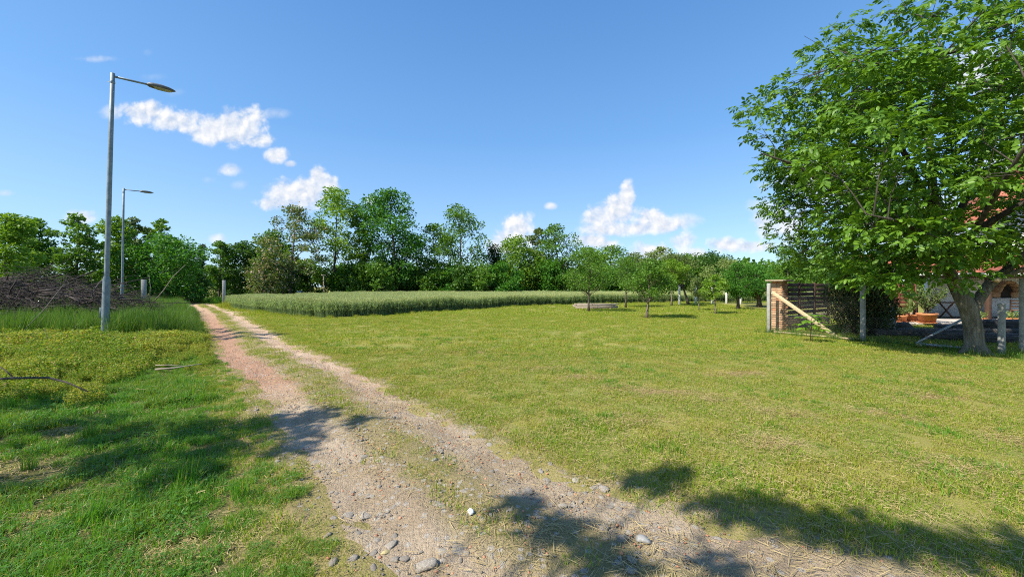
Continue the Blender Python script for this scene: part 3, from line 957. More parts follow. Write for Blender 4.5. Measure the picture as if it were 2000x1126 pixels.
# yellowing bedstraw in front of the lamp
def weed_patch(rng, size, h, n_st, n_leaf, ls):
    px_ = rng.uniform(-size / 2, size / 2, n_st); py_ = rng.uniform(-size / 2, size / 2, n_st)
    hh = rng.uniform(.5, 1, n_st) * h
    i = rng.integers(0, n_st, n_leaf)
    t_ = rng.uniform(.25, 1, n_leaf) ** .7
    p = np.stack([px_[i] + rng.normal(0, .022, n_leaf), py_[i] + rng.normal(0, .022, n_leaf), hh[i] * t_], 1)
    d = unit(rng, n_leaf); d[:, 2] = np.abs(d[:, 2]) * .6
    R = rotmats(d, unit(rng, n_leaf) + [0, 0, .8])
    return stamp(KITE_V * [1, 1.1, 1], KITE_F, p, R, ls * rng.uniform(.6, 1.3, n_leaf))
wt = []
for i in range(4):
    v, f = weed_patch(rng, .5, .34, 34, 900, .036)
    wt.append(proto('bedstraw_tile', [(v, [f], M['weed']), (*bl(rng, 60, .5, .2, .42, .006, .35), M['weed' if i % 2 else 'lush'])]))
weeds = coll('bedstraw_tiles', wt)
x, y = jgrid(rng, -24, -3, 4.8, 14.2, .27)
k = inview(x, y, 1.0); x, y = x[k], y[k]
ok, lat = left_zone(x, y)
wz = lownoise(x, y, 1.2, 2)
ok &= (y > weed_line(x, y) + .35 * lownoise(x, y, 1.1, 2) + rng.normal(0, .3, len(x))) & (lat < -1.0) & (y < 12.4 + .5 * wz)
x, y, lat = x[ok], y[ok], lat[ok]
sc = (.85 + .42 * lownoise(x, y, 1.4, 8)) * (1 - .6 * gauss(x, y, -12.6, 11.6, 1.5, 1.3)) * (.55 + .45 * sstep(-lat, 1.0, 1.6)) * (.75 + .3 * sstep(y, 6.5, 9))
scatter('bedstraw_weeds', weeds, x, y, height(x, y), rng, .85, 1.2, .08, scl=np.clip(sc, .35, 1.45), nproto=4)

# tall dark grass round the lamp and the brush pile
tall = coll('tall_grass_tiles', [proto('tall_tile', [(*bl(rng, 210, .55, .40, 1.0, .0105, .42), M['tall'])]) for _ in range(4)])
x, y = jgrid(rng, -46, -9, 11.9, 37, .36)
k = inview(x, y, 1.0); x, y = x[k], y[k]
ok, lat = left_zone(x, y)
ok &= (lat < -1.02) & (((y > 12.2 + .5 * lownoise(x, y, 1.2, 2) + rng.normal(0, .3, len(x))) & ((np.abs(x + 13.3) > .9) | (y > 12.8))) | (rng.random(len(x)) < .06))
x, y, lat = x[ok], y[ok], lat[ok]
scatter('tall_verge_grass', tall, x, y, height(x, y), rng, .75, 1.15, .06, scl=(.45 + .55 * sstep(-lat, 1.0, 1.9)) * (.85 + .3 * lownoise(x, y, 1.6, 5)), nproto=4)
# meadow past the gate, under the trees and round the wheat
x, y = jgrid(rng, -70, -22, 36, 66, .75)
lat = np.abs(lateral(x, y)); ok = (lat > 1.3) & ~in_poly(x, y, WHEAT); x, y = x[ok], y[ok]
meadow = coll('meadow_tiles', [proto('meadow_tile', [(*bl(rng, 200, .9, .4, 1.0, .022, .4), M['lush'])]) for _ in range(3)])
scatter('meadow_grass', meadow, x, y, height(x, y), rng, .7, 1.1, .06)
# rough fringe where the lawn meets the wheat
tt = np.concatenate([WHEAT[a] + (WHEAT[a + 1] - WHEAT[a]) * np.linspace(0, 1, int(np.linalg.norm(WHEAT[a + 1] - WHEAT[a]) / .16))[:, None] for a in range(0, 13)])
fx = tt[:, 0] + rng.normal(0, .28, len(tt)); fy = tt[:, 1] + rng.normal(-.1, .28, len(tt))
near_post = fx < -22
scatter('wheat_fringe_grass', coll('fringe_tiles', [proto('fringe_tile', [(*bl(rng, 60, .35, .1, .3, .011, .5), M['lawn'])]) for _ in range(3)]), fx, fy, height(fx, fy), rng, .5, 1.1, .06, scl=np.where(near_post, 2.0, .8))
# grass in the shade round the walnut and the fence
x, y = jgrid(rng, 8.6, 21, 8.2, 16.0, .3)
ok = (poly_dist(x, y, np.array([(9.1, 13.65), (10.45, 11.4), (11.9, 9.2), (13.0, 7.6)]), False) < .25 + .15 * rng.random(len(x))) | (np.hypot(x - 11.1, y - 9.05) < .55)
x, y = x[ok], y[ok]
scatter('fence_line_grass', coll('fence_tiles', [proto('fence_tile', [(*bl(rng, 80, .3, .08, .32, .007, .5), M['tall'])]) for _ in range(3)]), x, y, height(x, y), rng, .5, 1.1, .06)

# ------------------------------------------------------------------ wheat
def wheat_tile(rng, n=26, size=.36):
    parts = []
    x0 = rng.uniform(-size / 2, size / 2, n); y0 = rng.uniform(-size / 2, size / 2, n)
    mbS = MB(); ears = []; lv = []; lf = []; c = 0
    for i in range(n):
        h = rng.uniform(.70, .90); az = rng.uniform(0, 6.28); ln = abs(rng.normal(0, .06))
        top = np.array([x0[i] + math.cos(az) * ln, y0[i] + math.sin(az) * ln, h])
        V_, Q_, T_ = tube_geo([(x0[i], y0[i], 0), ((x0[i] + top[0]) / 2, (y0[i] + top[1]) / 2, h * .55), top], [.0035, .003, .002], 3, False)
        mbS.add(V_, Q_)
        ed = np.array([math.cos(az) * .35, math.sin(az) * .35, 1.0]); ed /= np.linalg.norm(ed)
        V_, Q_, T_ = tube_geo([top, top + ed * .02, top + ed * .06, top + ed * .095], [.003, .0085, .0075, .001], 4, False)
        ears.append((V_, np.array(Q_)))
        for k in range(3):
            zz = h * rng.uniform(.35, .9); a2 = rng.uniform(0, 6.28); L = rng.uniform(.16, .27); w = .0065
            b0 = np.array([x0[i], y0[i], zz]); dd = np.array([math.cos(a2), math.sin(a2), 0])
            m1 = b0 + dd * L * .45 + [0, 0, L * .5]; e1 = b0 + dd * L * .95 + [0, 0, L * rng.uniform(-.1, .6)]
            s = np.array([-dd[1], dd[0], 0]) * w
            lv += [b0 - s, b0 + s, m1 + s, m1 - s, e1]
            lf.append((c, c + 1, c + 2, c + 3, c + 4)); c += 5
    Vs = np.concatenate(mbS.V); Qs = np.concatenate(mbS.Q)
    lf = np.array(lf)
    parts.append((Vs, [Qs], M['wheat_stalk']))
    parts.append((np.array(lv), [lf[:, [0, 1, 2, 3]], lf[:, [3, 2, 4]]], M['wheat_stalk']))
    o = 0; ev = []; eq = []
    for V_, Q_ in ears:
        ev.append(V_); eq.append(Q_ + o); o += len(V_)
    parts.append((np.concatenate(ev), [np.concatenate(eq)], M['wheat_ear']))
    return proto('wheat_tile', parts)
wheat_c = coll('wheat_tiles', [wheat_tile(rng) for _ in range(5)])
x, y = jgrid(rng, -29, 62, 19.5, 92, .30)
ok = in_poly(x, y, WHEAT); x, y = x[ok], y[ok]
dd = poly_dist(x, y, WHEAT)
d0 = np.hypot(x, y)
keep = (dd < 5) | (rng.random(len(x)) < np.clip(1.25 - d0 / 90, .35, 1))
x, y, dd = x[keep], y[keep], dd[keep]
x2, y2 = jgrid(rng, -29, 62, 19.5, 46, .26)      # thicker at the edge
ok = in_poly(x2, y2, WHEAT); x2, y2 = x2[ok], y2[ok]
e = poly_dist(x2, y2, WHEAT[:15], False) < 1.0
x = np.concatenate([x, x2[e]]); y = np.concatenate([y, y2[e]])
wsc = .98 + .10 * lownoise(x, y, .45, 1) + .05 * lownoise(x, y, 1.9, 3)
scatter('wheat_crop', wheat_c, x, y, height(x, y), rng, .92, 1.06, .05, scl=wsc, nproto=5)

# ------------------------------------------------------------------ stones, gravel and dry stalks on the track
def rock(rng, sub=2, flat=.5):
    import bmesh
    bm = bmesh.new(); bmesh.ops.create_icosphere(bm, subdivisions=sub, radius=.5)
    V_ = np.array([v.co[:] for v in bm.verts]); F_ = np.array([[v.index for v in f.verts] for f in bm.faces]); bm.free()
    for _ in range(11):
        n_ = unit(rng, 1)[0]; o_ = rng.uniform(.24, .40)
        d_ = V_ @ n_ - o_
        V_ -= np.where(d_ > 0, d_, 0)[:, None] * n_ * .9
    V_ *= rng.uniform(.75, 1.2, 3) * [1, 1, flat]
    V_ += rng.normal(0, .016, V_.shape)
    return V_, F_
stone_me = []
for i in range(8):
    v, f = rock(rng)
    stone_me.append(mesh('stone', v, f, M['stone']))
srng = np.random.default_rng(21)
def put_stone(px, py, size, me=None, name='stone', label=None, lift=.12):
    Yd = EYE * F / (py - HOR); X = (px - 1000) / F * Yd
    la = float(lateral([X], [Yd])[0])
    z = float(track_z(np.array([X]), np.array([Yd]), np.array([la]))[0]) if abs(la) < 1.1 else H1(X, Yd)
    if abs(la) > 1.02 and not label: return
    s = size * srng.uniform(.9, 1.1)
    o = link(name, me or stone_me[srng.integers(0, 8)], track, (X, Yd, z + s * .5 * .55 * (lift - .25)), (srng.normal(0, .15), srng.normal(0, .15), srng.uniform(0, 6.28)), (s, s * srng.uniform(.75, 1.1), s * srng.uniform(.7, 1.0)))
    if label: o['label'] = label
    return o
v, f = rock(srng, 2, .75)
put_stone(920, 1010, .075, mesh('stone', v, f, M['white_stone']), label='small bright white stone', lift=.75)
put_stone(1257, 1060, .115, mesh('stone', stone_me[2].vertices and np.array([q.co[:] for q in stone_me[2].vertices]), np.array([q.vertices[:] for q in stone_me[2].polygons]), M['concrete']), label='largest pale grey stone', lift=.6)
put_stone(754, 1075, .06, mesh('stone', v * [1.2, .9, .7], f, M['ochre_stone']), label='ochre yellow stone')
for (px, py, s) in [(700, 862, .12), (712, 893, .11), (748, 897, .16), (622, 833, .20), (700, 832, .16), (640, 905, .13), (560, 935, .12), (590, 962, .14), (682, 1000, .16), (738, 982, .13), (712, 1003, .15),
                    (740, 950, .09), (775, 953, .12), (728, 968, .08), (860, 992, .18), (940, 1020, .15), (935, 1045, .10), (905, 1046, .10), (945, 1052, .12), (898, 1073, .17), (1030, 1027, .11), (1000, 1078, .10),
                    (1025, 1060, .09), (925, 963, .10), (905, 965, .08), (1032, 958, .12), (1062, 996, .09), (845, 905, .14), (888, 903, .10), (862, 880, .09), (955, 865, .13), (925, 845, .10), (920, 800, .12),
                    (1075, 905, .11), (1005, 830, .13), (1068, 931, .14), (1125, 935, .17), (1163, 950, .13), (1180, 955, .15), (1035, 955, .09), (1100, 985, .10), (1190, 985, .11), (1208, 990, .13), (1185, 1000, .09),
                    (1197, 1018, .10), (1215, 1020, .09), (1180, 1030, .10), (1235, 1005, .10), (1208, 945, .09), (1350, 1056, .10), (1400, 1046, .12), (1062, 1000, .08), (760, 1060, .18), (735, 1050, .14), (690, 1090, .12),
                    (650, 1100, .13), (730, 1105, .11), (865, 1075, .16), (830, 1100, .18), (790, 1085, .10), (960, 1090, .10), (980, 1110, .11), (1040, 1115, .12), (570, 905, .15), (615, 900, .16), (600, 870, .13), (540, 900, .12),
                    (690, 935, .10), (660, 960, .09), (640, 1045, .10), (820, 935, .08), (800, 845, .1), (770, 815, .1), (650, 1010, .11), (700, 1040, .09), (1010, 1045, .08), (1160, 1085, .07), (1100, 1065, .06), (1225, 1050, .06)]:
    put_stone(px, py, s * .74, lift=srng.uniform(-.25, .12))
for i in range(170):
    t_ = srng.uniform(0, 1)
    py = 780 + 346 * t_
    lo = np.interp(py, [780, 850, 950, 1050, 1126], [460, 520, 575, 640, 690]); hi = np.interp(py, [780, 850, 950, 1050, 1126], [800, 960, 1170, 1300, 1400])
    put_stone(srng.uniform(lo, hi), py, srng.uniform(.022, .085) * (.7 + .3 * srng.random()), lift=srng.uniform(-.3, .15))
grav = coll('gravel_bits', [bpy.data.objects.new('gravel_bit', mesh('gravel_bit', *rock(rng, 1, .6), M['stone'])) for _ in range(3)] +
            [bpy.data.objects.new('rubble_bit', mesh('rubble_bit', *rock(rng, 1, .6), M['red_rubble']))])
def on_track(n, y0, y1, wid, rng):
    i = rng.integers(0, NL, n * 3); i = i[(TL[i, 1] > y0) & (TL[i, 1] < y1)][:n]
    la = np.clip(rng.normal(0, .6, len(i)), -1.1, 1.1) * wid
    return TL[i, 0] + nor[i, 0] * la + rng.normal(0, .03, len(i)), TL[i, 1] + nor[i, 1] * la + rng.normal(0, .03, len(i))
x, y = on_track(17000, .8, 9, 1.0, rng)
la = lateral(x, y)
scatter('track_gravel', grav, x, y, track_z(x, y, la), rng, .006, .030, .3, track, nproto=4)
strawc = coll('straw_bits', [proto('straw_bit', [(*(lambda b: (b[0], [b[1]]))(litter(rng, 16, .3, .03, .10, .0024, .003, .015)), M['straw'])]) for _ in range(4)])
x, y = on_track(900, .8, 7, 1.1, rng)
x = np.concatenate([x, rng.uniform(-.5, 4, 260)]); y = np.concatenate([y, rng.uniform(1.3, 2.6, 260)])
la = lateral(x, y); k = la > -1.2; x, y, la = x[k], y[k], la[k]
scatter('track_straw', strawc, x, y, track_z(x, y, la) + .004, rng, .7, 1.3, .04, track, nproto=4)
#@@TREES
# ------------------------------------------------------------------ trees
def crown_profile(kind, t_):
    if kind == 'round': return math.sqrt(max(0, 1 - (2 * t_ - 1) ** 2))
    if kind == 'vase': return max(.12, math.sin(math.pi * min(1, t_ ** 1.15 * .92 + .04)) ** .7)
    if kind == 'cone': return max(.06, (1 - t_) ** .85)
    if kind == 'tall': return max(.15, math.sin(math.pi * (t_ * .86 + .09)) ** .55)
    if kind == 'flat': return (1 - t_) ** .35 * (.55 + .45 * min(1, t_ * 3))
    return 1.0

def tree_geo(rng, h, R, base=.2, kind='tall', n_clump=46, clump=.26, n_leaf=4500, leaf=.3, trunk_r=.14, lean=(0, 0), flat=.62, shell=.55, limbs=26, squash=(1, 1)):
    z0 = base * h
    top = h * .97
    trunk = []
    nseg = 9
    wob = np.cumsum(rng.normal(0, .012 * h, (nseg, 2)), 0); wob[0] = 0
    for i in range(nseg):
        t_ = i / (nseg - 1)
        trunk.append((lean[0] * t_ + wob[i, 0] * t_, lean[1] * t_ + wob[i, 1] * t_, top * .93 * t_))
    trunk = np.array(trunk)
    tr_r = trunk_r * (1 - .88 * np.linspace(0, 1, nseg) ** .9); tr_r[0] *= 1.35
    mb = MB().tube(trunk, tr_r, 7)
    def tp(z):
        return np.array([np.interp(z, trunk[:, 2], trunk[:, 0]), np.interp(z, trunk[:, 2], trunk[:, 1]), z])
    cl = []
    for i in range(n_clump):
        t_ = (i + rng.random()) / n_clump
        if i == 0: t_ = 1.0
        r = crown_profile(kind, t_) * R
        rho = r * rng.random() ** shell if t_ < .97 else r * .2
        a = rng.uniform(0, 6.283)
        z = z0 + (top - z0) * t_
        b = tp(min(z, top * .93))
        cl.append((b[0] + rho * math.cos(a) * squash[0], b[1] + rho * math.sin(a) * squash[1], z, rho))
    cl = np.array(cl)
    cr = clump * R * rng.uniform(.6, 1.3, n_clump) * (.72 + .28 * np.array([crown_profile(kind, min(1, max(0, (c[2] - z0) / (top - z0)))) for c in cl]))
    order = rng.permutation(n_clump)[:limbs]
    for k in order:
        c = cl[k]
        zb = max(z0 * .7, min(top * .85, c[2] - .75 * c[3] - .03 * h))
        a = tp(zb); b = c[:3]
        m1 = a + (b - a) * .4 + np.array([0, 0, -.05 * np.linalg.norm(b - a)]) + rng.normal(0, .03 * R, 3)
        m2 = a + (b - a) * .75 + rng.normal(0, .04 * R, 3)
        r0 = np.interp(zb, trunk[:, 2], tr_r) * .52
        mb.tube([a, m1, m2, b], [r0, r0 * .7, r0 * .42, r0 * .14], 5, False)
        for _ in range(2):
            e = b + rng.normal(0, cr[k] * .8, 3)
            mb.tube([m2, (m2 + e) / 2 + rng.normal(0, .02 * R, 3), e], [r0 * .3, r0 * .2, r0 * .08], 4, False)
    w = cr ** 2.2; w /= w.sum()
    i = rng.choice(n_clump, n_leaf, p=w)
    off = rng.normal(0, 1, (n_leaf, 3)); off *= (np.minimum(1, 1.9 / (np.linalg.norm(off, axis=1, keepdims=True) + 1e-6)))
    off *= np.array([1, 1, flat]) * cr[i][:, None] * .62
    p = cl[i, :3] + off
    p[:, 2] = np.maximum(p[:, 2], .15)
    d = off / (np.linalg.norm(off, axis=1, keepdims=True) + 1e-6) + unit(rng, n_leaf) * .9
    Rm = rotmats(d, unit(rng, n_leaf) * .9 + np.array([0, 0, .75]))
    Vl, Fl = stamp(KITE_V * [1, 1.25, 1.5], KITE_F, p, Rm, leaf * rng.uniform(.55, 1.25, n_leaf))
    return mb, Vl, Fl, cl, cr

def tree(name, cat, label, px, Y, ytop, wpx, leafm, group=None, seed=0, bark='bark', ybase=None, extra=None, **kw):
    rng = np.random.default_rng(seed * 7 + 5)
    X = at(px, Y)
    gz = H1(X, Y)
    h = zat(ytop, Y) - gz
    stretch = math.sqrt(1 + (X / Y) ** 2)          # a wide lens draws round things wider towards the side
    R = wpx / 2 * 1.06 * Y / F / (stretch ** .8)
    mb, Vl, Fl, cl, cr = tree_geo(rng, h, R, **kw)
    e = empty(name, (X, Y, gz - .03), label, cat, group)
    mb.build('trunk', M[bark], e, True)
    link('crown', mesh('crown', Vl, Fl, M[leafm]), e)
    if extra:
        extra(rng, e, cl, cr, R)
    return e

def blossoms(rng, e, cl, cr, R):
    n = 900
    i = rng.choice(len(cl), n, p=cr / cr.sum())
    p = cl[i, :3] + rng.normal(0, 1, (n, 3)) * cr[i][:, None] * [.6, .6, .45] + [0, 0, .1]
    V_, F_ = stamp(KITE_V * [1, 1.5, 1], KITE_F, p, rotmats(unit(rng, n), unit(rng, n) + [0, 0, .6]), rng.uniform(.13, .30, n))
    link('blossoms', mesh('blossoms', V_, F_, M['blossom']), e)

LOC = dict(kind='tall', n_clump=50, clump=.31, flat=.42, base=.2, n_leaf=5200, leaf=.30)
DENSE = dict(kind='round', n_clump=90, clump=.27, flat=.7, base=.03, n_leaf=8500, leaf=.30, shell=.38)
AIRY = dict(kind='vase', n_clump=48, clump=.23, flat=.45, base=.22, n_leaf=3800, leaf=.28, limbs=34)
G_BACK = 'trees in the line behind the wheat'
# far left, behind the brush pile
tree('locust_tree', 'tree', 'bright green tree cut by the left edge of the photo behind the brush pile', 8, 27, 415, 150, 'l_bright', seed=1, **{**LOC, 'base': .1, 'n_leaf': 7500, 'leaf': .2})
tree('locust_tree', 'tree', 'dark full tree behind the left end of the brush pile', 62, 34, 425, 120, 'l_mid', seed=2, **{**LOC, 'base': .06, 'n_leaf': 7000, 'leaf': .24})
tree('locust_tree', 'tree', 'tree with open layered crown left of the nearest street lamp', 150, 32, 416, 120, 'l_mid', seed=3, **{**AIRY, 'n_leaf': 5200, 'leaf': .22})
tree('locust_tree', 'tree', 'light green tree filling the gap between the two street lamps', 226, 36, 420, 90, 'l_bright', seed=4, **{**LOC, 'leaf': .24})
tree('locust_tree', 'tree', 'thin airy tree just right of the far street lamp', 275, 40, 424, 70, 'l_olive', seed=5, **{**AIRY, 'leaf': .25})
tree('locust_tree', 'tree', 'tall thin tree rising behind the big dark rounded shrub', 325, 45, 428, 80, 'l_mid', seed=6, **{**AIRY, 'leaf': .28})
tree('maple_tree', 'tree', 'large dark rounded leafy tree overhanging the left gate post', 318, 36.5, 462, 172, 'l_lush', seed=7, trunk_r=.2, **{**DENSE, 'n_leaf': 14000, 'leaf': .22, 'base': .01})
tree('elder_shrub', 'shrub', 'low dark bush in the shade where the track leaves view', 372, 42, 512, 70, 'l_dark', seed=8, **{**DENSE, 'n_leaf': 4000, 'leaf': .26})
tree('spruce_tree', 'tree', 'narrow dark conifer tip peeping out right of the dark rounded tree', 385, 52, 474, 26, 'l_conifer', seed=9, kind='cone', base=.05, n_clump=60, clump=.4, n_leaf=3500, leaf=.22, shell=.5, flat=.5)
tree('locust_tree', 'tree', 'small feathery tree left of the right gate post', 428, 56, 470, 62, 'l_mid', seed=10, **{**AIRY, 'leaf': .3})
tree('oak_tree', 'tree', 'rounded dark green tree above the right gate post', 478, 60, 474, 84, 'l_dark', seed=11, **{**DENSE, 'leaf': .34})
tree('ash_tree', 'tree', 'low green tree left of the pinkish flowering tree', 535, 60, 452, 84, 'l_mid', seed=12, **{**DENSE, 'leaf': .34})
tree('flowering_tree', 'tree', 'tree with faded pinkish brown blossoms leaning over the wheat', 565, 55, 400, 118, 'l_olive', seed=13, extra=blossoms, trunk_r=.2, lean=(1.2, 0), **{**AIRY, 'base': .16, 'n_leaf': 5600, 'leaf': .3, 'n_clump': 56})
tree('flowering_shrub', 'shrub', 'low shrub with pale pinkish blossoms beside the right gate post', 520, 53, 502, 72, 'l_olive', seed=14, extra=blossoms, **{**DENSE, 'leaf': .28, 'n_leaf': 3600})
tree('locust_tree', 'tree', 'tall bright green open tree right of the pinkish flowering tree', 652, 60, 362, 124, 'l_bright', seed=15, trunk_r=.24, **{**LOC, 'n_clump': 62, 'n_leaf': 7800, 'leaf': .34, 'base': .16, 'clump': .27})
tree('locust_tree', 'tree', 'slender see-through tree between the bright green and the darkest tall trees', 703, 62, 394, 62, 'l_mid', seed=16, **{**AIRY, 'leaf': .32})
tree('linden_tree', 'tree', 'tallest dense dark green tree with rounded top in the middle of the tree line', 772, 61, 368, 116, 'l_lush', seed=17, trunk_r=.3, **{**DENSE, 'kind': 'tall', 'base': .14, 'n_clump': 110, 'n_leaf': 13000, 'leaf': .36, 'clump': .25, 'flat': .6, 'shell': .5})
tree('locust_tree', 'tree', 'lower tree in the dip right of the tallest dark tree', 842, 64, 436, 76, 'l_mid', seed=18, **{**LOC, 'leaf': .34, 'base': .1})
tree('poplar_tree', 'tree', 'tall slim open tree standing alone above the wheat right of the dip', 906, 63, 398, 104, 'l_mid', seed=19, trunk_r=.22, **{**LOC, 'n_clump': 58, 'n_leaf': 6800, 'leaf': .34, 'base': .12, 'clump': .27})
tree('spruce_tree', 'tree', 'dark pointed conifer-like tree in front of the tall white cloud', 968, 66, 482, 60, 'l_conifer', seed=20, kind='cone', base=.04, n_clump=70, clump=.36, n_leaf=5200, leaf=.3, shell=.5)
tree('ash_tree', 'tree', 'bright yellow green tree with a spiky top right of the dark conifer', 1018, 66, 464, 88, 'l_bright', seed=21, **{**DENSE, 'kind': 'tall', 'leaf': .34, 'base': .06})
tree('locust_tree', 'tree', 'tree with a bare-branched open top between bright green trees', 1050, 70, 446, 56, 'l_olive', seed=22, **{**AIRY, 'leaf': .34})
tree('walnut_tree', 'tree', 'wide dark-limbed tree at the right end of the tall tree line', 1086, 66, 438, 100, 'l_mid', seed=23, trunk_r=.26, **{**AIRY, 'n_leaf': 5600, 'leaf': .34, 'n_clump': 54, 'base': .15})
tree('ash_tree', 'tree', 'green tree behind the leftmost orchard tree', 1142, 70, 482, 90, 'l_bright', seed=24, **{**LOC, 'leaf': .34, 'base': .08})
tree('ash_tree', 'tree', 'rounded green tree behind the gap between the first two orchard trees', 1192, 72, 482, 84, 'l_mid', seed=25, **{**LOC, 'leaf': .34, 'base': .08})
tree('birch_tree', 'tree', 'pale see-through tree rising above the orchard', 1288, 66, 482, 74, 'l_pale', seed=26, **{**AIRY, 'leaf': .32, 'n_leaf': 4400})
tree('ash_tree', 'tree', 'dark tree behind the white fence posts of the orchard', 1388, 74, 496, 110, 'l_dark', seed=27, **{**DENSE, 'leaf': .38})
tree('ash_tree', 'tree', 'green tree between the pale tree and the dark tree over the orchard', 1336, 76, 500, 96, 'l_mid', seed=28, **{**DENSE, 'leaf': .38})
tree('ash_tree', 'tree', 'green tree behind the second orchard tree', 1240, 78, 496, 90, 'l_olive', seed=29, **{**DENSE, 'leaf': .34})
# undergrowth along the foot of the tree line
HEDGE = ['under the left edge of the flowering tree', 'left of the grey utility cabinet', 'just right of the grey utility cabinet', 'right behind the T-shaped post', 'under the tall bright green tree', 'under the slender see-through tree', 'left of the trunk of the tallest dark tree', 'right of the trunk of the tallest dark tree', 'in the dip right of the tallest dark tree', 'left of the trunk of the tall slim open tree', 'right of the trunk of the tall slim open tree', 'at the foot of the dark conifer', 'under the bright spiky topped tree', 'under the tree with the bare-branched top', 'left of the wide dark-limbed tree trunk', 'right of the wide dark-limbed tree trunk', 'left of the leftmost orchard tree', 'behind the leftmost orchard tree', 'behind the left half of the plank stack', 'behind the right end of the plank stack', 'behind the second orchard tree', 'behind the nearest leaning orchard tree']
for i, px in enumerate(range(500, 1240, 34)):
    tree('undergrowth_shrub', 'shrub', ('dark', 'mid green', 'rich green')[i % 3] + ' hedge shrub ' + HEDGE[i], px + (i * 37 % 17), 58 + (i * 13 % 7) + max(0, (px - 900) * .012), 532 - (i * 29 % 26), 70, ('l_dark', 'l_mid', 'l_lush')[i % 3], 'hedge shrubs behind the wheat', 40 + i, **{**DENSE, 'n_leaf': 3200, 'leaf': .36, 'n_clump': 36})
for i, px in enumerate((20, 95, 165, 250, 400, 452)):
    tree('undergrowth_shrub', 'shrub', 'low green shrub ' + ('at the far left edge behind the brush pile', 'behind the middle of the brush pile', 'just left of the nearest lamp pole', 'behind the far lamp pole', 'where the track vanishes', 'just right of the right gate post')[i], px, (40, 43, 42, 46, 66, 68)[i], (525, 520, 528, 516, 520, 515)[i], 84, ('l_mid', 'l_dark')[i % 2], 'shrubs behind the brush pile', 70 + i, **{**DENSE, 'n_leaf': 3000, 'leaf': .3, 'n_clump': 36})
# dead branchy snag
rng = np.random.default_rng(5)
e = empty('dead_sapling', (at(512, 56), 56, H1(at(512, 56), 56)), 'bare dead sapling sticking up left of the pinkish flowering tree', 'tree')
mb = MB()
hh = zat(446, 56)
mb.tube([(0, 0, 0), (.2, 0, hh * .5), (.5, .1, hh * .78), (.3, .1, hh)], [.09, .06, .04, .015], 5)
for k in range(6):
    z = hh * (.68 + .05 * k); s = 1 if k % 2 else -1
    mb.tube([(.4, .1, z), (.4 + s * .7, .1, z + .8), (.4 + s * (1.1 + .1 * k), 0, z + 1.7)], [.03, .02, .008], 4)
mb.build('trunk', M['pale_twig'], e)

# orchard in front of the wheat
ORCH = dict(kind='round', n_clump=44, clump=.27, flat=.6, n_leaf=5200, shell=.5, limbs=26)
def orch(px, yb, ytop, wpx, base, label, seed, leafm='l_mid', lean=(0, 0), n=5200, leaf=.12, tr=.075, bark='pale_bark'):
    Y = EYE * F / (yb - HOR)
    return tree('orchard_tree', 'fruit tree', label, px, Y, ytop, wpx, leafm, 'orchard trees', seed, bark, lean=lean, base=base, trunk_r=tr, leaf=leaf * .85, **{**ORCH, 'n_leaf': n, 'kind': ('vase', 'round', 'tall', 'flat')[seed % 4], 'n_clump': 30 + seed * 7 % 22, 'squash': (1, .8 + seed % 3 * .2)})
orch(1150, 608, 486, 92, .36, 'leftmost orchard tree with dark trunk in front of the plank stack', 101, 'l_mid', bark='bark')
orch(1222, 600, 502, 84, .40, 'second orchard tree from the left at the right end of the plank stack', 102, 'l_mid', bark='bark')
orch(1263, 621.5, 508, 104, .38, 'nearest orchard tree with a leaning pale trunk', 103, 'l_mid', lean=(.35, .1))
orch(1312, 598, 506, 60, .48, 'orchard tree left of the first white fence post', 104, 'l_bright', leaf=.14)
orch(1345, 595, 498, 84, .5, 'orchard tree with slanting trunk between the first two white posts', 105, 'l_olive', lean=(-1.3, 0), leaf=.16, tr=.12, bark='bark')
orch(1365, 606, 540, 34, .42, 'small thin orchard tree right of the second white post', 106, 'l_olive', n=1400, tr=.035)
orch(1398, 612, 536, 52, .4, 'young round-headed orchard tree nearest the fence posts', 107, 'l_bright', n=2400, tr=.045)
orch(1442, 604, 514, 84, .30, 'dark orchard tree with thick short trunk', 108, 'l_lush', tr=.12, n=6500, bark='bark')
orch(1483, 598.5, 518, 92, .26, 'wide low orchard tree left of the brick pillar', 109, 'l_lush', tr=.2, n=7000, leaf=.15, bark='bark')
orch(1420, 592, 508, 80, .5, 'orchard tree behind the last white fence post', 110, 'l_pale', n=4200, leaf=.17)
orch(1536, 596, 484, 96, .2, 'full green orchard tree behind the brick pillar', 111, 'l_mid', n=8000, leaf=.15)
orch(1610, 594, 478, 110, .16, 'orchard tree behind the slatted wooden fence', 112, 'l_mid', n=8000, leaf=.17)
orch(1690, 600, 500, 110, .14, 'orchard tree behind the dark thuja', 113, 'l_lush', n=6000, leaf=.16)

# far woodland closing the horizon
rng = np.random.default_rng(77)
Vw = []; Fw = []; o_ = 0
def far_crowns(n, x0, x1, y0, y1, h0, h1):
    global o_
    for _ in range(n):
        cx = rng.uniform(x0, x1); cy = rng.uniform(y0, y1); h = rng.uniform(h0, h1); r = h * rng.uniform(.3, .5)
        k = 420
        u = unit(rng, k) * (rng.random((k, 1)) ** .3)
        p = u * [r, r, h * .5] + [cx, cy, h * .52]
        V_, F_ = stamp(KITE_V * [1, 1.4, 1], KITE_F, p, rotmats(unit(rng, k), unit(rng, k) + [0, 0, .6]), h * .13 * rng.uniform(.6, 1.3, k))
        Vw.append(V_); Fw.append(F_ + o_); o_ += len(V_)
far_crowns(90, 60, 330, 150, 210, 8, 14)
far_crowns(70, -60, 130, 120, 160, 6, 11)
far_crowns(60, -520, -160, 230, 300, 7, 12)
tag(link('far_woodland', mesh('far_woodland', np.concatenate(Vw), np.concatenate(Fw), M['l_mid'])), 'low dark wooded ridge along the horizon', None, None, 'stuff')

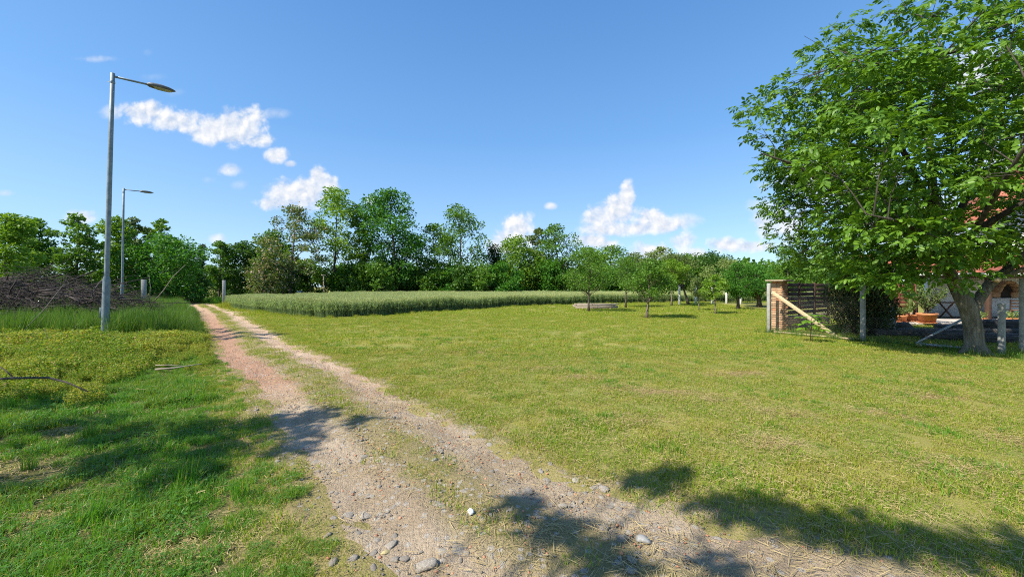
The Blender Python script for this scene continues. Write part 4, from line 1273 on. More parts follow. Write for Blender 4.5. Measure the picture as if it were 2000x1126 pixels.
# ------------------------------------------------------------------ the walnut tree in front of the house
WX, WY = 10.98, 9.12
rng = np.random.default_rng(42)
walnut = empty('walnut_tree', (WX, WY, H1(WX, WY) - .04), 'big walnut tree with forked trunk in front of the house', 'tree')
wl_ = lambda x_, y_, z_: np.array([x_ - WX, y_ - WY, z_])
tb = MB()
rA = [.235, .175, .16, .165, .15]
trunk_pts = [wl_(10.98, 9.12, 0), wl_(10.97, 9.12, .25), wl_(10.95, 9.13, .7), wl_(10.86, 9.15, 1.15), wl_(10.66, 9.18, 1.6)]
tb.tube(trunk_pts, rA, 12)
for k in range(5):      # root flare
    a = k * 1.256 + .4
    tb.tube([wl_(10.98 + .36 * math.cos(a), 9.12 + .36 * math.sin(a), -.05), wl_(10.98 + .18 * math.cos(a), 9.12 + .18 * math.sin(a), .12), wl_(10.97, 9.12, .42)], [.05, .09, .1], 6)
tb.build('trunk', M['walnut_bark'], walnut, True)
limb_ends = []
def limb(pts, radii, sides=8):
    b = MB().tube([wl_(*p) for p in pts], radii, sides)
    b.build('limb', M['walnut_bark'] if radii[0] > .12 else M['limb_bark'], walnut, True)
    limb_ends.append((np.array([wl_(*p) for p in pts]), np.array(radii)))
limb([(10.68, 9.18, 1.55), (10.5, 9.25, 2.05), (10.45, 9.3, 2.8), (10.25, 9.35, 3.8), (10.1, 9.3, 5.2), (10.3, 9.2, 7.2)], [.14, .115, .10, .085, .06, .02])
limb([(10.90, 9.15, 1.0), (11.15, 9.2, 1.35), (11.5, 9.25, 1.75), (11.95, 9.3, 2.05), (12.8, 9.5, 2.6), (14.2, 9.8, 3.6)], [.13, .115, .10, .09, .06, .02])
limb([(10.55, 9.2, 1.85), (10.0, 8.9, 2.3), (9.1, 8.4, 2.75), (8.0, 7.9, 3.0), (7.0, 7.6, 3.1)], [.1, .075, .055, .035, .012])
limb([(10.48, 9.27, 2.4), (9.8, 9.6, 3.0), (8.6, 9.9, 3.9), (7.3, 9.9, 4.8), (6.2, 9.6, 5.0)], [.09, .07, .05, .035, .012])
limb([(10.35, 9.33, 3.2), (9.6, 9.2, 4.4), (8.7, 9.0, 5.8), (8.1, 9.0, 7.0)], [.08, .06, .04, .012])
limb([(10.45, 9.3, 2.7), (11.3, 9.6, 3.8), (12.2, 9.9, 5.2), (12.8, 9.9, 6.8)], [.09, .07, .045, .015])
limb([(10.45, 9.28, 2.6), (11.0, 8.4, 3.4), (11.6, 7.3, 4.2), (12.0, 6.3, 4.6)], [.08, .06, .04, .012])
limb([(10.48, 9.26, 2.3), (10.0, 8.3, 2.9), (9.3, 7.2, 3.8), (8.7, 6.3, 4.4)], [.08, .06, .04, .012])
limb([(10.4, 9.32, 3.0), (10.6, 10.5, 4.0), (11.0, 11.8, 5.0)], [.07, .05, .015])
stub = MB().tube([wl_(11.52, 9.1, 1.85), wl_(11.75, 8.95, 2.02), wl_(11.98, 8.9, 2.12)], [.055, .055, .05], 8, False)
sb_o = stub.build('limb', M['walnut_bark'], walnut, True); sb_o['label'] = 'sawn-off limb stub'
V_, Q_, T_ = tube_geo([wl_(11.43, 9.08, 1.80), wl_(11.52, 9.1, 1.85)], [.056, .056], 8)
link('cut_end', mesh('cut_end', V_, [np.array(Q_), np.array(T_)], M['cut']), sb_o)
# clumps fill a broad, uneven crown
cl = []
cen = np.array([11.45, 9.6, 4.85]); rad = np.array([5.75, 4.15, 4.3])
tries = 0
while len(cl) < 265 and tries < 20000:
    tries += 1
    u = unit(rng, 1)[0] * rng.random() ** .26
    p = cen + u * rad
    n_ = .5 * math.sin(p[0] * 1.9 + 1.0) * math.cos(p[2] * 1.7 + .6 * p[1]) + .25 * math.sin(p[1] * 2.3 + p[0])
    if np.linalg.norm(u) > .86 + .22 * n_: continue
    if p[2] < 1.75 + .2 * rng.random(): continue
    if p[0] > 9.6 and p[2] < 2.7 and p[1] < 9.6: continue         # open under the crown, in front of the porch
    if p[1] < 5.3: continue
    sh_x, sh_y = p[0] + .79 * p[2], p[1] + .49 * p[2]
    if sh_y < 14.4 and sh_x < .96 * sh_y: continue              # the lawn in front stays sunny
    if p[2] < 2.45 and 8.8 < p[0]: continue
    if any(np.linalg.norm(p - q) < .50 for q in cl): continue
    cl.append(p)
for (px, py, Yd) in [(1466, 285, 10.4), (1488, 245, 10.4), (1520, 205, 10.4), (1480, 300, 10.2), (1540, 160, 10.4), (1612, 100, 10.2), (1660, 48, 10.2), (1750, 14, 10), (1800, 20, 10), (1905, 22, 9), (1970, 30, 8.6), (1530, 345, 10.2), (1545, 300, 10.3), (1535, 400, 10.2), (1548, 450, 10.0), (1500, 330, 10.3),
                     (1575, 480, 10), (1640, 520, 10.6), (1690, 505, 9.4), (1730, 520, 9), (1790, 505, 8.8), (1620, 440, 9.9), (1715, 540, 9.0), (1760, 470, 8.6), (1840, 490, 8.4), (1590, 400, 10), (1570, 440, 10), (1660, 480, 9.7), (1640, 395, 9.6), (1600, 350, 10), (1690, 440, 9.2), (1740, 400, 9),
                     (1700, 100, 10), (1590, 170, 10.2), (1560, 250, 10.2), (1600, 300, 10), (1650, 210, 9.8), (1700, 300, 9.4), (1680, 250, 9.6), (1860, 530, 8.6), (1840, 470, 9.0), (1900, 480, 8.6), (1950, 470, 8.2), (1800, 430, 8.2), (1980, 500, 9.0), (1680, 530, 9.6), (1760, 520, 9.2)]:
    cl.append(np.array([at(px, Yd), Yd, zat(py, Yd)]))
rays = [np.array(p_) for p_ in ((9.25, 13.4, 1.25), (9.55, 12.9, .85), (9.85, 12.4, .45), (10.05, 12.05, .1), (8.62, 11.1, .6), (9.5, 11.6, .0), (9.2, 10.6, .0), (9.7, 13.9, 1.0))]
SV = np.array(SUN)
def off_ray(c):
    return min(np.linalg.norm((c - p_) - ((c - p_) @ SV) * SV) for p_ in rays)
cl = [c for c in cl if off_ray(c) > .72]
# boughs at the back of the crown on the fence side
for (px, py) in ((1530, 400), (1540, 440), (1528, 350), (1560, 478), (1592, 440), (1580, 505), (1605, 478), (1618, 400), (1572, 385), (1552, 415), (1532, 470), (1612, 515), (1640, 470), (1550, 505), (1590, 350), (1505, 325), (1655, 430), (1560, 330), (1640, 510)):
    Yd = 12.6 + .3 * math.sin(px)
    c = np.array([at(px, Yd), Yd, zat(py, Yd)])
    if off_ray(c) > .55: cl.append(c)
cl = np.array(cl) - np.array([WX, WY, 0])
# twigs from the limbs to the clumps
seg = np.concatenate([np.linspace(p[i], p[i + 1], 6) for p, r in limb_ends for i in range(len(p) - 1)])
tw = MB()
for c in cl:
    q = seg[((seg - c) ** 2).sum(1).argmin()]
    m1 = q + (c - q) * .5 + rng.normal(0, .12, 3) + [0, 0, .1]
    L_ = np.linalg.norm(c - q)
    tw.tube([q, m1, c], [.008 + .006 * L_, .007 + .003 * L_, .004], 5, False)
    for _ in range(3):
        tw.tube([m1 + (c - m1) * .5, c + rng.normal(0, .3, 3)], [.008, .004], 4, False)
tw.build('twigs', M['limb_bark'], walnut, True)
# a compound leaf: stalk with seven leaflets
def compound(rng):
    LT = np.array([[0, 0, 0], [.3, .23, .05], [.7, .2, .03], [1, 0, -.10], [.7, -.2, .03], [.3, -.23, .05]], float)
    p = []; d = []; s = []
    L = .30
    for k in range(3):
        for sg in (-1, 1):
            x_ = L * (.34 + .24 * k)
            p.append((x_, 0, -.10 * (x_ / L) ** 2 * L)); d.append((.55 + rng.normal(0, .1), sg * .95, -.38 + rng.normal(0, .2))); s.append((.125, .145, .15)[k])
    p.append((L, 0, -.1 * L)); d.append((1, rng.normal(0, .1), -.35)); s.append(.165)
    p = np.array(p); d = np.array(d)
    up = np.tile([0, 0, 1.0], (7, 1)) + rng.normal(0, .25, (7, 3))
    V_, F_ = stamp(LT, LEAF_F, p, rotmats(d, up), np.array(s))
    st = np.array([[0, -.004, 0], [0, .004, 0], [L, .003, -.1 * L], [L, -.003, -.1 * L]])
    return np.vstack([V_, st]), np.vstack([F_, np.array([[0, 1, 2, 3]]) + len(V_)])
comp = [compound(rng) for _ in range(6)]
lp = []; ld = []; lu = []; lk = []
for c in cl:
    n = rng.integers(30, 46)
    u = unit(rng, n); u[:, 2] = u[:, 2] * .8 + .1
    r = .48 * rng.random((n, 1)) ** .5
    lp.append(c + u * r * [1, 1, .8])
    d = u + unit(rng, n) * .8; d[:, 2] = d[:, 2] * .7 - .15
    ld.append(d); lu.append(np.tile([0, 0, 1.0], (n, 1)) + unit(rng, n) * .75)
lp = np.concatenate(lp); ld = np.concatenate(ld); lu = np.concatenate(lu)
lR = rotmats(ld, lu); ls = rng.uniform(.58, 1.0, len(lp)); lk = rng.integers(0, 6, len(lp))
wp = lp + [WX, WY, 0]
dist = np.sqrt((wp[:, 0]) ** 2 + wp[:, 1] ** 2 + (wp[:, 2] - EYE) ** 2)
sx = wp[:, 0] / wp[:, 1] * F + 1000; sy = HOR - (wp[:, 2] - EYE) / wp[:, 1] * F
big = ls / wp[:, 1] * np.where((sx > 0) & (sx < 2000) & (sy > 0) & (sy < 700), 1, 0) - .004 * (wp[:, 1] > 8.6)
pick = np.argsort(-big)[:290]
comp_me = [mesh('leaf', v, f, M['walnut']) for v, f in comp]
for i in pick:
    o = bpy.data.objects.new('leaf', comp_me[lk[i]])
    C.objects.link(o); o.parent = walnut
    m4 = Matrix(lR[i].tolist()).to_4x4() @ Matrix.Scale(float(ls[i]), 4)
    m4.translation = Vector(lp[i]); o.matrix_local = m4
rest = np.setdiff1d(np.arange(len(lp)), pick)
Vr = []; Fr = []; o_ = 0
for k in range(6):
    i = rest[lk[rest] == k]
    V_, F_ = stamp(comp[k][0], comp[k][1], lp[i], lR[i], ls[i])
    Vr.append(V_); Fr.append(F_ + o_); o_ += len(V_)
tag(link('foliage', mesh('foliage', np.concatenate(Vr), np.concatenate(Fr), M['walnut']), walnut), kind='stuff')

# trees at the photographer's back and left; their shade falls across the track
SH = Vector((SUN_H.x, SUN_H.y)) / math.tan(SUN_EL)
def shade_tree(label, base, spots, seed):
    """spots: (ground x, ground y, height of the bough that shades it, bough radius, leaves)"""
    rng = np.random.default_rng(seed)
    e = empty('roadside_tree', (base[0], base[1], 0), label, 'tree')
    mb = MB(); top = max(s[2] for s in spots)
    mb.tube([(0, 0, 0), (.05, .05, 1.5), (-.05, 0, top * .6), (0, 0, top)], [.22, .16, .11, .03], 8)
    Vs = []; Fs = []; o2 = 0
    for gx_, gy_, h, r, n in spots:
        n = int(n * .8)
        c = np.array([gx_ + SH.x * h - base[0], gy_ + SH.y * h - base[1], h])
        zb = max(1.2, h - .8 * np.hypot(c[0], c[1]))
        mb.tube([(0, 0, zb), c * [.5, .5, 0] + [0, 0, (zb + h) / 2 + .1], c], [.028, .018, .008], 5, False)
        u = rng.normal(0, .42, (n, 3)) * r * [1, 1, .55]
        for _ in range(5):
            k = rng.integers(0, n); mb.tube([c, c + u[k] * .5, c + u[k]], [.014, .009, .004], 4, False)
        V_, F_ = stamp(LEAF_V * [1, 1.2, 1], LEAF_F, c + u, rotmats(unit(rng, n), unit(rng, n) * .6 + [0, 0, 1]), rng.uniform(.09, .16, n))
        Vs.append(V_); Fs.append(F_ + o2); o2 += len(V_)
    mb.build('trunk', M['bark'], e, True)
    link('crown', mesh('crown', np.concatenate(Vs), np.concatenate(Fs), M['walnut']), e)
shade_tree('leafy tree left of the verge just outside the view', (-8.6, .2), [
    (-2.5, 4.72, 5.2, .40, 300), (-2.9, 4.5, 5.4, .40, 300), (-3.5, 4.3, 5.2, .42, 330), (-2.3, 4.22, 5.8, .26, 150), (-4.3, 4.15, 5.0, .40, 300), (-5.0, 4.4, 4.6, .42, 300), (-2.9, 3.78, 5.6, .36, 240), (-2.2, 3.85, 5.9, .26, 130), (-3.7, 3.55, 5.0, .40, 280), (-4.3, 3.0, 4.5, .32, 190),
    (-2.75, 3.3, 5.2, .32, 190), (-5.6, 3.7, 4.2, .45, 280), (-6.2, 5.2, 4.4, .5, 280), (-1.75, 4.55, 6.0, .2, 80)], 201)
shade_tree('leafy tree behind the camera beside the track', (-5.6, -2.6), [
    (.08, 2.82, 5.6, .16, 90), (.32, 2.5, 5.7, .20, 130), (.58, 2.24, 5.7, .20, 130), (1.02, 3.20, 6.2, .12, 60), (1.40, 3.28, 6.4, .17, 100), (1.2, 3.08, 6.1, .14, 70), (1.55, 2.80, 6.4, .18, 120), (1.82, 2.68, 6.5, .22, 150),
    (2.05, 2.56, 6.6, .22, 170), (2.35, 2.44, 6.7, .22, 170), (2.7, 2.34, 6.8, .24, 190), (3.1, 2.22, 6.9, .28, 210), (3.5, 2.05, 6.6, .36, 250), (1.2, 2.2, 5.9, .14, 60)], 202)
shade_tree('tall leafy tree left of the weeds outside the view', (-16.2, 8.6), [
    (-11.3, 14.7, 8.4, .30, 190), (-10.3, 13.8, 8.6, .32, 220), (-9.2, 13.2, 8.6, .36, 260), (-8.3, 12.95, 8.8, .34, 240), (-7.6, 12.7, 8.8, .26, 150), (-9.5, 12.3, 8.4, .3, 200), (-8.6, 11.95, 8.4, .34, 240), (-7.7, 11.8, 8.6, .24, 130), (-12.5, 14.6, 8, .5, 330), (-11.5, 13.2, 7.8, .5, 330), (-10.4, 11.9, 7.6, .3, 160)], 203)
#@@PROPS
# ------------------------------------------------------------------ street lamps
def street_lamp(px, Y, pybase_lean, label):
    X = at(px, Y); gz = H1(X, Y)
    e = empty('street_lamp', (X, Y, gz), label, 'street lamp', 'galvanised street lamps along the track')
    e.rotation_euler = (0, math.radians(pybase_lean), 0)
    Ht = 8.62
    V_, Q_ = lathe_geo([(.098, -.2), (.098, .9), (.098, 1.78), (.092, 1.86), (.071, 1.93), (.069, 1.95)], 20)
    b = MB().add(V_, Q_); b.build('pole_base', M['galv'], e, True)
    V_, Q_ = lathe_geo([(.068, 1.9), (.066, 4.2), (.060, 6.5), (.056, Ht), (.02, Ht + .015), (0.001, Ht + .018)], 18)
    MB().add(V_, Q_).build('pole', M['galv'], e, True)
    MB().box((-.065, -.075, .75), (.085, .012, .34), math.radians(40), .004).build('service_door', M['galv'], e)
    V_, Q_ = lathe_geo([(.062, Ht - .34), (.066, Ht - .33), (.066, Ht - .27), (.062, Ht - .26)], 16)
    cl_ = MB().add(V_, Q_).build('clamp', M['galv'], e, True)
    MB().bar((-.06, 0, Ht - .30), (-.17, .0, Ht - .28), .014, .014).build('bolt', M['galv'], cl_)
    ax = Vector((.79, .61, 0)).normalized(); L = .90
    a = np.array([0, 0, Ht - .10]); bb = np.array([ax.x * L, ax.y * L, Ht - .10 + .02])
    MB().tube([a, a * .5 + bb * .5, bb], [.034, .033, .03], 10).build('arm', M['galv'], e, True)
    hd = empty('lamp_head', (0, 0, 0)); hd.parent = e
    # housing: a long shallow shell that tapers to its nose, open below
    ang = math.atan2(ax.y, ax.x)
    prof = [(-.08, .045, .035, .03), (-.02, .11, .06, .06), (.10, .15, .085, .065), (.30, .155, .09, .06), (.48, .13, .07, .045), (.60, .08, .04, .03), (.66, .03, .015, .012)]
    Vh = []; Qh = []; ns = 12
    for (s, w, up_, dn) in prof:
        for k in range(ns):
            t_ = 2 * math.pi * k / ns
            c_, s_ = math.cos(t_), math.sin(t_)
            z = (up_ if s_ > 0 else dn) * np.sign(s_) * abs(s_) ** .75
            Vh.append((s, w * np.sign(c_) * abs(c_) ** .7, z))
    for i in range(len(prof) - 1):
        for k in range(ns):
            a_i = i * ns + k; b_i = i * ns + (k + 1) % ns
            Qh.append((a_i, b_i, b_i + ns, a_i + ns))
    Vh = np.array(Vh)
    ca, sa = math.cos(ang), math.sin(ang)
    Rz = np.array([[ca, sa, 0], [-sa, ca, 0], [0, 0, 1]])
    o0 = bb + np.array([0, 0, .0])
    MB().add(Vh @ Rz + o0, Qh).build('housing', M['lamp_grey'], hd, True)
    Vl_ = []; Ql_ = []
    sec = [(.05, .115), (.18, .135), (.34, .135), (.48, .105), (.57, .065)]
    for i, (s, w) in enumerate(sec):
        d_ = .052 if i in (0, 4) else .072
        Vl_ += [(s, -w, -.045), (s, -w * .7, -d_), (s, w * .7, -d_), (s, w, -.045)]
    for i in range(4):
        for k in range(3):
            q = i * 4 + k; Ql_.append((q, q + 1, q + 5, q + 4))
    MB().add(np.array(Vl_) @ Rz + o0, Ql_).build('lens', M['lens'], hd, True)
    return e
street_lamp(205, 12.65, 1.7, 'near tall galvanised street lamp standing in the weeds before the brush pile')
street_lamp(238, 27.4, .9, 'far galvanised street lamp rising behind the brush pile')

# ------------------------------------------------------------------ posts by the track
def concrete_post(px, Y, ptop, w, d, rz, label, name='concrete_post', mat='concrete', group=None, cat='post', lean=0):
    X = at(px, Y); gz = H1(X, Y); h = zat(ptop, Y) - gz
    o = MB().box((0, 0, h / 2 - .1), (w, d, h + .2), 0, .015).build(name, M[mat], None, False, (X, Y, gz), (0, lean, rz))
    return tag(o, label, cat, group)
GA = math.atan2(.59, .81)
concrete_post(281, 30, 546, .30, .26, GA, 'square grey concrete gate post left of the track', group='concrete gate posts')
concrete_post(437.5, 33.6, 547, .26, .24, GA, 'square grey concrete gate post at the left corner of the wheat', group='concrete gate posts')
for i, (px, nm) in enumerate(((1327, 'white concrete fence post nearest the slanting orchard tree'), (1359, 'second white concrete fence post from the left in the orchard'), (1391, 'white concrete fence post half hidden behind the young round tree'), (1419, 'tall white concrete fence post right of the young round tree'), (1447, 'rightmost white concrete fence post behind the dark short-trunked tree'))):
    concrete_post(px, 35.2 + i * .25, (556, 558, 561, 559, 562)[i], .16, .14, .3, nm, 'fence_post', 'white_concrete', 'white fence posts in the orchard', 'fence post')
e = empty('wooden_marker', (at(632, 56), 56, H1(at(632, 56), 56)), 'thin wooden T-shaped post standing behind the wheat under the bright tree', 'post')
h = zat(524, 56)
MB().box((0, 0, h / 2), (.14, .12, h), 0, .01).build('upright', M['old_wood'], e)
MB().box((0, -.08, h - .12), (.62, .05, .16), 0, .01).build('crossbar', M['old_wood'], e)
X = at(585, 54)
e = empty('meter_cabinet', (X, 54, H1(X, 54)), 'small blue-grey utility cabinet behind the wheat below the flowering tree', 'cabinet')
MB().box((0, 0, .95), (.62, .4, 1.9), 0, .02).build('body', M['galv'], e)
MB().box((0, -.21, 1.02), (.52, .02, 1.5), 0, .008).build('door', M['lamp_grey'], e)
MB().box((0, 0, 1.94), (.72, .5, .06), 0, .01).build('lid', M['galv'], e)

# ------------------------------------------------------------------ brush pile
rng = np.random.default_rng(9)
BX, BY = -21.6, 17.3
brush = empty('brush_pile', (BX, BY, H1(BX, BY)), 'long dark heap of cut branches left of the track', 'brush pile')
def mound(x_, y_):
    return 2.1 * max(0, 1 - (abs(x_) / 5.9) ** 1.7) ** .8 * max(0, 1 - (abs(y_) / 2.2) ** 2) ** .6 * (1 + .16 * math.sin(x_ * 1.9 + 1))
def stick(rng, L, r, bend=.12, n=5):
    t_ = np.linspace(0, 1, n)
    p = np.stack([(t_ - .5) * L, np.cumsum(rng.normal(0, bend * L / n, n)), np.cumsum(rng.normal(0, bend * L / n, n))], 1)
    p[:, 1:] -= p[:, 1:].mean(0)
    return p, r * (1 - .75 * t_)
br_me = []
for i in range(10):
    b = MB(); p, r = stick(rng, rng.uniform(2.0, 3.8), rng.uniform(.018, .038)); b.tube(p, r, 5)
    for k in (2, 3, 3, 4):
        q = p[k]; d_ = np.array([.5, rng.normal(0, .35), rng.normal(.05, .35)]) * rng.uniform(.6, 1.4)
        b.tube([q, q + d_ * .5 + rng.normal(0, .05, 3), q + d_], [r[k] * .6 + .003, r[k] * .4 + .002, .003], 4, False)
    br_me.append(b.me('branch', M['twig'], True))
for i in range(210):
    x_ = rng.uniform(-5.7, 5.7); y_ = -2.0 * rng.random() ** .8 + rng.uniform(0, 1.4) * (rng.random() < .5)
    z_ = mound(x_, y_) * rng.uniform(.25, 1.0) + .06
    link('branch', br_me[i % 10], brush, (x_, y_, z_), (rng.uniform(0, 6.28), rng.normal(0, .28), rng.choice([0, math.pi]) + rng.normal(0, .5)), (1, 1, 1))
b = MB()
for i in range(2600):
    x_ = rng.uniform(-6.1, 6.1); y_ = rng.uniform(-2.2, 1.6)
    z_ = mound(x_, y_) * rng.random() ** .5 + .05
    L = rng.uniform(.5, 1.8); a = rng.choice([0, math.pi]) + rng.normal(0, .7); el = rng.normal(.05, .4)
    d_ = np.array([math.cos(a) * math.cos(el), math.sin(a) * math.cos(el), math.sin(el)]) * L
    m1 = np.array([x_, y_, z_])
    b.tube([m1 - d_ / 2, m1 + rng.normal(0, .05 * L, 3), m1 + d_ / 2], [.009, .007, .003], 3, False)
tag(b.build('twigs', M['twig'], brush), kind='stuff')
# fallen sticks and bare shoots, each lying or leaning by itself
def loose(name, pts, r0, label, mat='twig', cat='branch', side=()):
    P0 = np.array(pts, float); base = P0[0].copy(); base[2] = H1(base[0], base[1])
    b = MB().tube(P0 - base, np.linspace(r0, r0 * .35, len(P0)), 6)
    for s in side:
        s = np.array(s, float); b.tube(s - base, np.linspace(r0 * .5, r0 * .2, len(s)), 5)
    return tag(b.build(name, M[mat], None, True, tuple(base)), label, cat)
def pp(px, py, Y): return (at(px, Y), Y, zat(py, Y))
loose('fallen_branch', [pp(-60, 744, 5.2), pp(20, 738, 5.2), pp(95, 737, 5.15), pp(130, 746, 5.1), pp(172, 764, 5.0)], .02, 'dark curved fallen branch arching out of the left edge over the weeds', side=[[pp(28, 739, 5.2), pp(10, 722, 5.3), pp(-20, 705, 5.4)]])
loose('fallen_branch', [pp(304, 721, 7.0), pp(340, 718, 7.05), pp(394, 710, 7.15)], .022, 'thick straight stick lying at the grass edge beside the track', 'pale_twig')
loose('fallen_branch', [pp(304, 713, 7.15), pp(330, 712, 7.15), pp(356, 714, 7.1)], .012, 'thin short stick lying behind the thick straight stick', 'pale_twig')
loose('bare_shoot', [pp(44, 648, 12.0), pp(85, 605, 12.4), pp(126, 553, 12.6)], .013, 'pale leaning bare shoot left of the nearest lamp', 'pale_twig', 'branch')
loose('bare_shoot', [pp(300, 590, 21), pp(320, 566, 21), pp(338, 540, 21), pp(362, 517, 21)], .03, 'curved pale bare shoot in front of the dark rounded tree', 'pale_twig', 'branch')
loose('bare_shoot', [pp(292, 586, 22), pp(294, 560, 22), pp(291, 536, 22)], .022, 'upright bare shoot beside the left gate post', 'pale_twig', 'branch')
loose('bare_shoot', [pp(66, 706, 9.0), pp(84, 688, 9.1), pp(93, 664, 9.2), pp(88, 640, 9.3)], .010, 'small forked bare shoot in the yellow weeds', 'twig', 'branch', [[pp(84, 688, 9.1), pp(64, 678, 9.2), pp(52, 660, 9.3)]])
loose('bare_shoot', [pp(18, 690, 9.4), pp(24, 672, 9.5), pp(8, 650, 9.6)], .009, 'bare twig standing in the weeds at the far left edge', 'twig', 'branch', [[pp(22, 676, 9.5), pp(34, 660, 9.5), pp(40, 648, 9.5)]])
loose('fallen_branch', [pp(-40, 800, 5.6), pp(10, 788, 5.6), pp(52, 783, 5.5), pp(70, 790, 5.4)], .013, 'short dark stick low in the weeds at the left edge', 'twig', 'branch', [[pp(5, 789, 5.6), pp(-10, 770, 5.8)], [pp(30, 786, 5.5), pp(48, 768, 5.6)]])

# ------------------------------------------------------------------ stack of planks in the orchard
PY = 28.4; X = at(1163, PY)
st = empty('plank_stack', (X, PY, H1(X, PY)), 'low grey stack of planks on the lawn under the leftmost orchard tree', 'plank stack')
rng = np.random.default_rng(31)
for lv in range(4):
    for k in range(4):
        L = rng.uniform(2.75, 3.15)
        MB().box((0, 0, 0), (L, .16, .075), 0, .008).build('plank', M['pale_plank'], st, False, (rng.normal(0, .09), -.32 + .2 * k + rng.normal(0, .015), .10 + lv * .079), (0, rng.normal(0, .004), rng.normal(0, .012)))
for k in (-1, 1):
    MB().box((k * 1.0, 0, .03), (.1, .8, .06)).build('bearer', M['old_wood'], st)

# ------------------------------------------------------------------ brick gate pillar and fences
FD = Vector((.51, -.86, 0)).normalized()       # run of the wire fence, towards the camera
FN = Vector((.86, .51, 0)).normalized()        # into the yard
FA = math.atan2(FN.y, FN.x)
rng = np.random.default_rng(17)
PX_, PY_ = 9.80, 14.10
pil = empty('brick_pillar', (PX_, PY_, H1(PX_, PY_)), 'brick gate pillar with flat stone cap at the corner of the yard', 'pillar', rz=FA)
PH = 1.80
MB().box((0, 0, PH / 2), (.325, .325, PH)).build('core', M['mortar'], pil)
bA = MB().box((0, 0, 0), (.176, .055, .066), 0, .006).me('brick', M['brick'])
bB = MB().box((0, 0, 0), (.176, .055, .066), 0, .006).me('brick', M['brick_red'])
nc = 22; ch = PH / nc
for c_ in range(nc):
    z = ch * (c_ + .5)
    for s in range(4):
        for k in (0, 1):
            off = (-.092, .092)[k] if (c_ + s) % 2 == 0 else (-.118, .066)[k]
            a = s * math.pi / 2
            px_ = off * math.cos(a) + .155 * math.sin(a); py_ = off * math.sin(a) - .155 * math.cos(a)
            o = link('brick', bB if rng.random() < .22 else bA, pil, (px_, py_, z + rng.normal(0, .001)), (0, 0, a + rng.normal(0, .012)), (1, 1 + rng.normal(0, .05), 1))
MB().box((0, 0, PH + .03), (.78, .6, .06), 0, .01).build('cap', M['old_wood'], pil)

def slat_fence(name, x_, y_, rz, L, bays, z0, z1, pitch, gap, mat, label):
    e = empty(name, (x_, y_, H1(x_, y_)), label, 'fence', rz=rz)
    bay = L / bays
    bme = MB().box((0, 0, 0), (bay - .07, .025, pitch - gap), 0, .004).me('slat', M[mat])
    n = int((z1 - z0) / pitch)
    for bI in range(bays):
        for k in range(n):
            link('slat', bme, e, (bay * (bI + .5), rng.normal(0, .003), z0 + pitch * (k + .5)), (0, 0, 0))
    for bI in range(bays + 1):
        MB().box((bay * bI, .0, (z1 + .0) / 2), (.07, .07, z1 + .03), 0, .006).build('post', M[mat], e)
    return e
sf = slat_fence('slatted_fence', 10.02, 14.22, FA, 3.8, 3, .54, 1.76, .172, .034, 'dark_slat', 'dark brown horizontal slat fence on a low brick base beside the brick pillar')
MB().box((1.9, .05, .25), (3.8, .14, .5)).build('plinth', M['mortar'], sf)
bC = MB().box((0, 0, 0), (.236, .06, .066), 0, .006).me('brick', M['brick'])
for c_ in range(6):
    for k in range(15):
        link('brick', bC, sf, (.14 + .25 * k + (.06 if c_ % 2 else 0), -.04, .045 + .082 * c_), (0, 0, rng.normal(0, .01)))
slat_fence('slatted_fence', 15.9, 17.3, 0, 2.25, 3, .12, 1.75, .178, .04, 'red_slat', 'red brown horizontal slat fence behind the potted plants')

def fpost(x_, y_, h, w, label, lean=0):
    return tag(MB().box((0, 0, h / 2 - .1), (w, w * .9, h + .2), 0, .012).build('fence_post', M['concrete'], None, False, (x_, y_, H1(x_, y_)), (0, lean, FA)), label, 'fence post', 'concrete posts of the wire fence')
fpost(9.13, 13.66, 1.76, .115, 'pale concrete post in front of the brick pillar')
fpost(10.42, 11.42, 1.76, .12, 'weathered concrete post in the middle of the wire fence right of the dark thuja')
fpost(11.74, 9.22, 1.25, .125, 'concrete post close behind the walnut trunk on its right')
fpost(12.35, 9.3, 1.85, .115, 'concrete post at the right edge of the photo')
b = MB().bar((9.16, 13.55, 1.42), (10.12, 11.93, .02), .045, .115, .004)
tag(b.build('brace_board', M['brace_wood']), 'yellowish diagonal wooden board propping the post at the brick pillar', 'board')
b = MB().bar((9.2, 13.5, .03), (10.38, 11.5, .03), .04, .05)
tag(b.build('edging_board', M['brace_wood']), 'thin pale board along the foot of the wire fence', 'board')

def wire_fence(p, q, h, label):
    p = np.array(p, float); q = np.array(q, float)
    L = np.linalg.norm(q - p); d = (q - p) / L
    e = empty('wire_fence', (p[0], p[1], H1(*p)), label, 'wire fence', rz=math.atan2(d[1], d[0]))
    b = MB(); s = .075; r = .0021
    for sg in (1, -1):
        u = -h
        while u < L:
            x0, z0 = (u, 0.03); x1, z1 = (u + h, h)
            t0 = max(0, (0 - x0) / h); t1 = min(1, (L - x0) / h)
            if t1 - t0 > .02:
                a0 = (x0 + t0 * h, .0015 * sg, z0 + t0 * (h - .03)); a1 = (x0 + t1 * h, .0015 * sg, z0 + t1 * (h - .03))
                if sg < 0: a0 = (a0[0], a0[1], h + .03 - a0[2]); a1 = (a1[0], a1[1], h + .03 - a1[2])
                b.tube([a0, a1], [r, r], 3, False)
            u += s
    tag(b.build('mesh', M['wire'], e), kind='stuff')
    for z in (.05, h * .5, h):
        MB().tube([(0, 0, z), (L, 0, z)], [.003, .003], 4).build('strand', M['wire'], e)
wire_fence((9.16, 13.6), (10.40, 11.48), 1.32, 'diamond mesh wire fence between the brick pillar and the middle concrete post')
wire_fence((10.46, 11.36), (11.70, 9.3), .72, 'low sagging wire fence from the middle post to the walnut tree')

